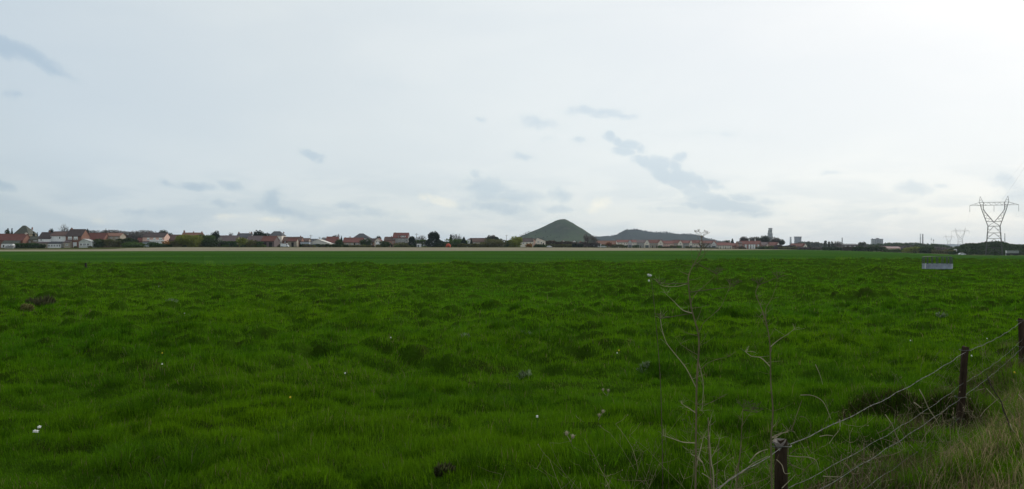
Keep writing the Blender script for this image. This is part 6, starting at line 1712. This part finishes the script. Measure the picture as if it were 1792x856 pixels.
def rosette(px, py, w, label, col, group=None, h=.2, name="thistle_plant", cat="thistle", n=420):
    d = d_at(px, py); x0 = X(px, d); g = float(land(x0, d)); gen = np.random.default_rng(int(px)); r = w * d / F / 2
    a = gen.uniform(0, 2 * pi, n); q_ = np.sqrt(gen.random(n)) * r
    x = q_ * np.cos(a); y = q_ * np.sin(a) * .7; hh = h * gen.uniform(.5, 1.1, n) * np.sqrt(np.clip(1.1 - (q_ / r) ** 2, .1, 1)); wd = gen.uniform(.008, .02, n) * max(1, d / 14)
    z = land(x0 + x, d + y) - g
    ln = gen.uniform(.1, .6, n); b = gen.uniform(0, pi, n)
    root_ = np.stack([x, y, z], -1); tip = root_ + np.stack([np.cos(a) * ln * hh, np.sin(a) * ln * hh, hh], -1); wv = np.stack([np.cos(b) * wd, np.sin(b) * wd, 0 * b], -1); mid = (root_ + tip) / 2
    V = np.stack([root_, mid - wv, tip, mid + wv], 1).reshape(-1, 3); c = np.repeat(gen.uniform(.55, 1.3, n)[:, None] * np.ones((1, 3)), 4, 0)
    o = obj_np(name, V, [np.arange(4 * n).reshape(-1, 4)], leafmat("leaf_" + name + str(int(col[0] * 1e4)), col, .5, .8, .05), None, c); o.location = (x0, d, g); tag(o, label, cat, group)
rosette(72, 534, 50, "large dark brown tuft of dead rushes alone in the western pasture", (.070, .074, .036), None, .34, "rush_tuft", "rush tuft", 520)
rosette(48, 536, 22, "flattened beige straw beside the dead rush tuft", (.17, .16, .060), None, .12, "straw_patch", "straw patch", 300)
for px, py, w in ((922, 581, 24), (812, 586, 20), (918, 653, 26), (1125, 641, 22), (1648, 549, 20), (300, 524, 22)):
    rosette(px, py, w, "grey-green thistle rosette sunk in the open pasture grass", (.15, .20, .11), "thistle rosettes of the pasture", .10, n=75)
rosette(778, 820, 34, "dark clump standing in for a dark hollow near the camera", (.055, .060, .026), None, .10, "dark_hollow_clump", "plant clump", 260)  # added clump, coloured dark to stand in for a hollow in the grass
def scrap():
    px, py = 1136, 482; d = 7.2; root = empty("seed_wool", (X(px, d), d, float(land(X(px, d), d)))); tag(root, "white woolly tuft caught on the tip of a dry stem", "seed head"); o0 = Vector(root.location); rnd = random.Random(1)
    c = line3([(px, py)], d)[0] - o0
    m = MB(); P = [Vector((0.12, .02, -.05)), Vector((.10, .02, c.z * .5)), Vector((c.x + .03, c.y, c.z - .12)), c]; m.tube(smoothline(P, 5), .0038, .0016, 5); m.build("stem", M_stemd, root)
    m = MB(); m.ball(c + Vector((-.008, 0, .006)), .010, .7, 8, 5); m.ball(c + Vector((.012, .004, -.001)), .011, .8, 8, 5); m.ball(c + Vector((-.002, 0, -.045)), .008, 1.2, 7, 5)
    for k in range(60):
        v = Vector((rnd.gauss(0, 1), rnd.gauss(0, 1), rnd.gauss(0, .7))).normalized() * rnd.uniform(.009, .019); m.tube([c, c + v], .0012, .0005, 3, cap=False)
    m.build("wool", mat("white_wool", (.70, .70, .68), .1, 20), root)
scrap()

# ------------------------------------------------------------------ the air
def haze():
    m = MB(); m.box(-15000, 15000, -60, 13500, -9.2, 125)
    hm = bpy.data.materials.new("thin_haze"); hm.use_nodes = True; nt = hm.node_tree; nt.nodes.clear()
    v = nt.nodes.new("ShaderNodeVolumePrincipled"); v.inputs["Color"].default_value = (.74, .86, 1.0, 1); v.inputs["Density"].default_value = 4.8e-5; v.inputs["Anisotropy"].default_value = 0.2
    o = nt.nodes.new("ShaderNodeOutputMaterial"); nt.links.new(v.outputs[0], o.inputs["Volume"])
    b = m.build("haze", hm); b["kind"] = "stuff"
haze()
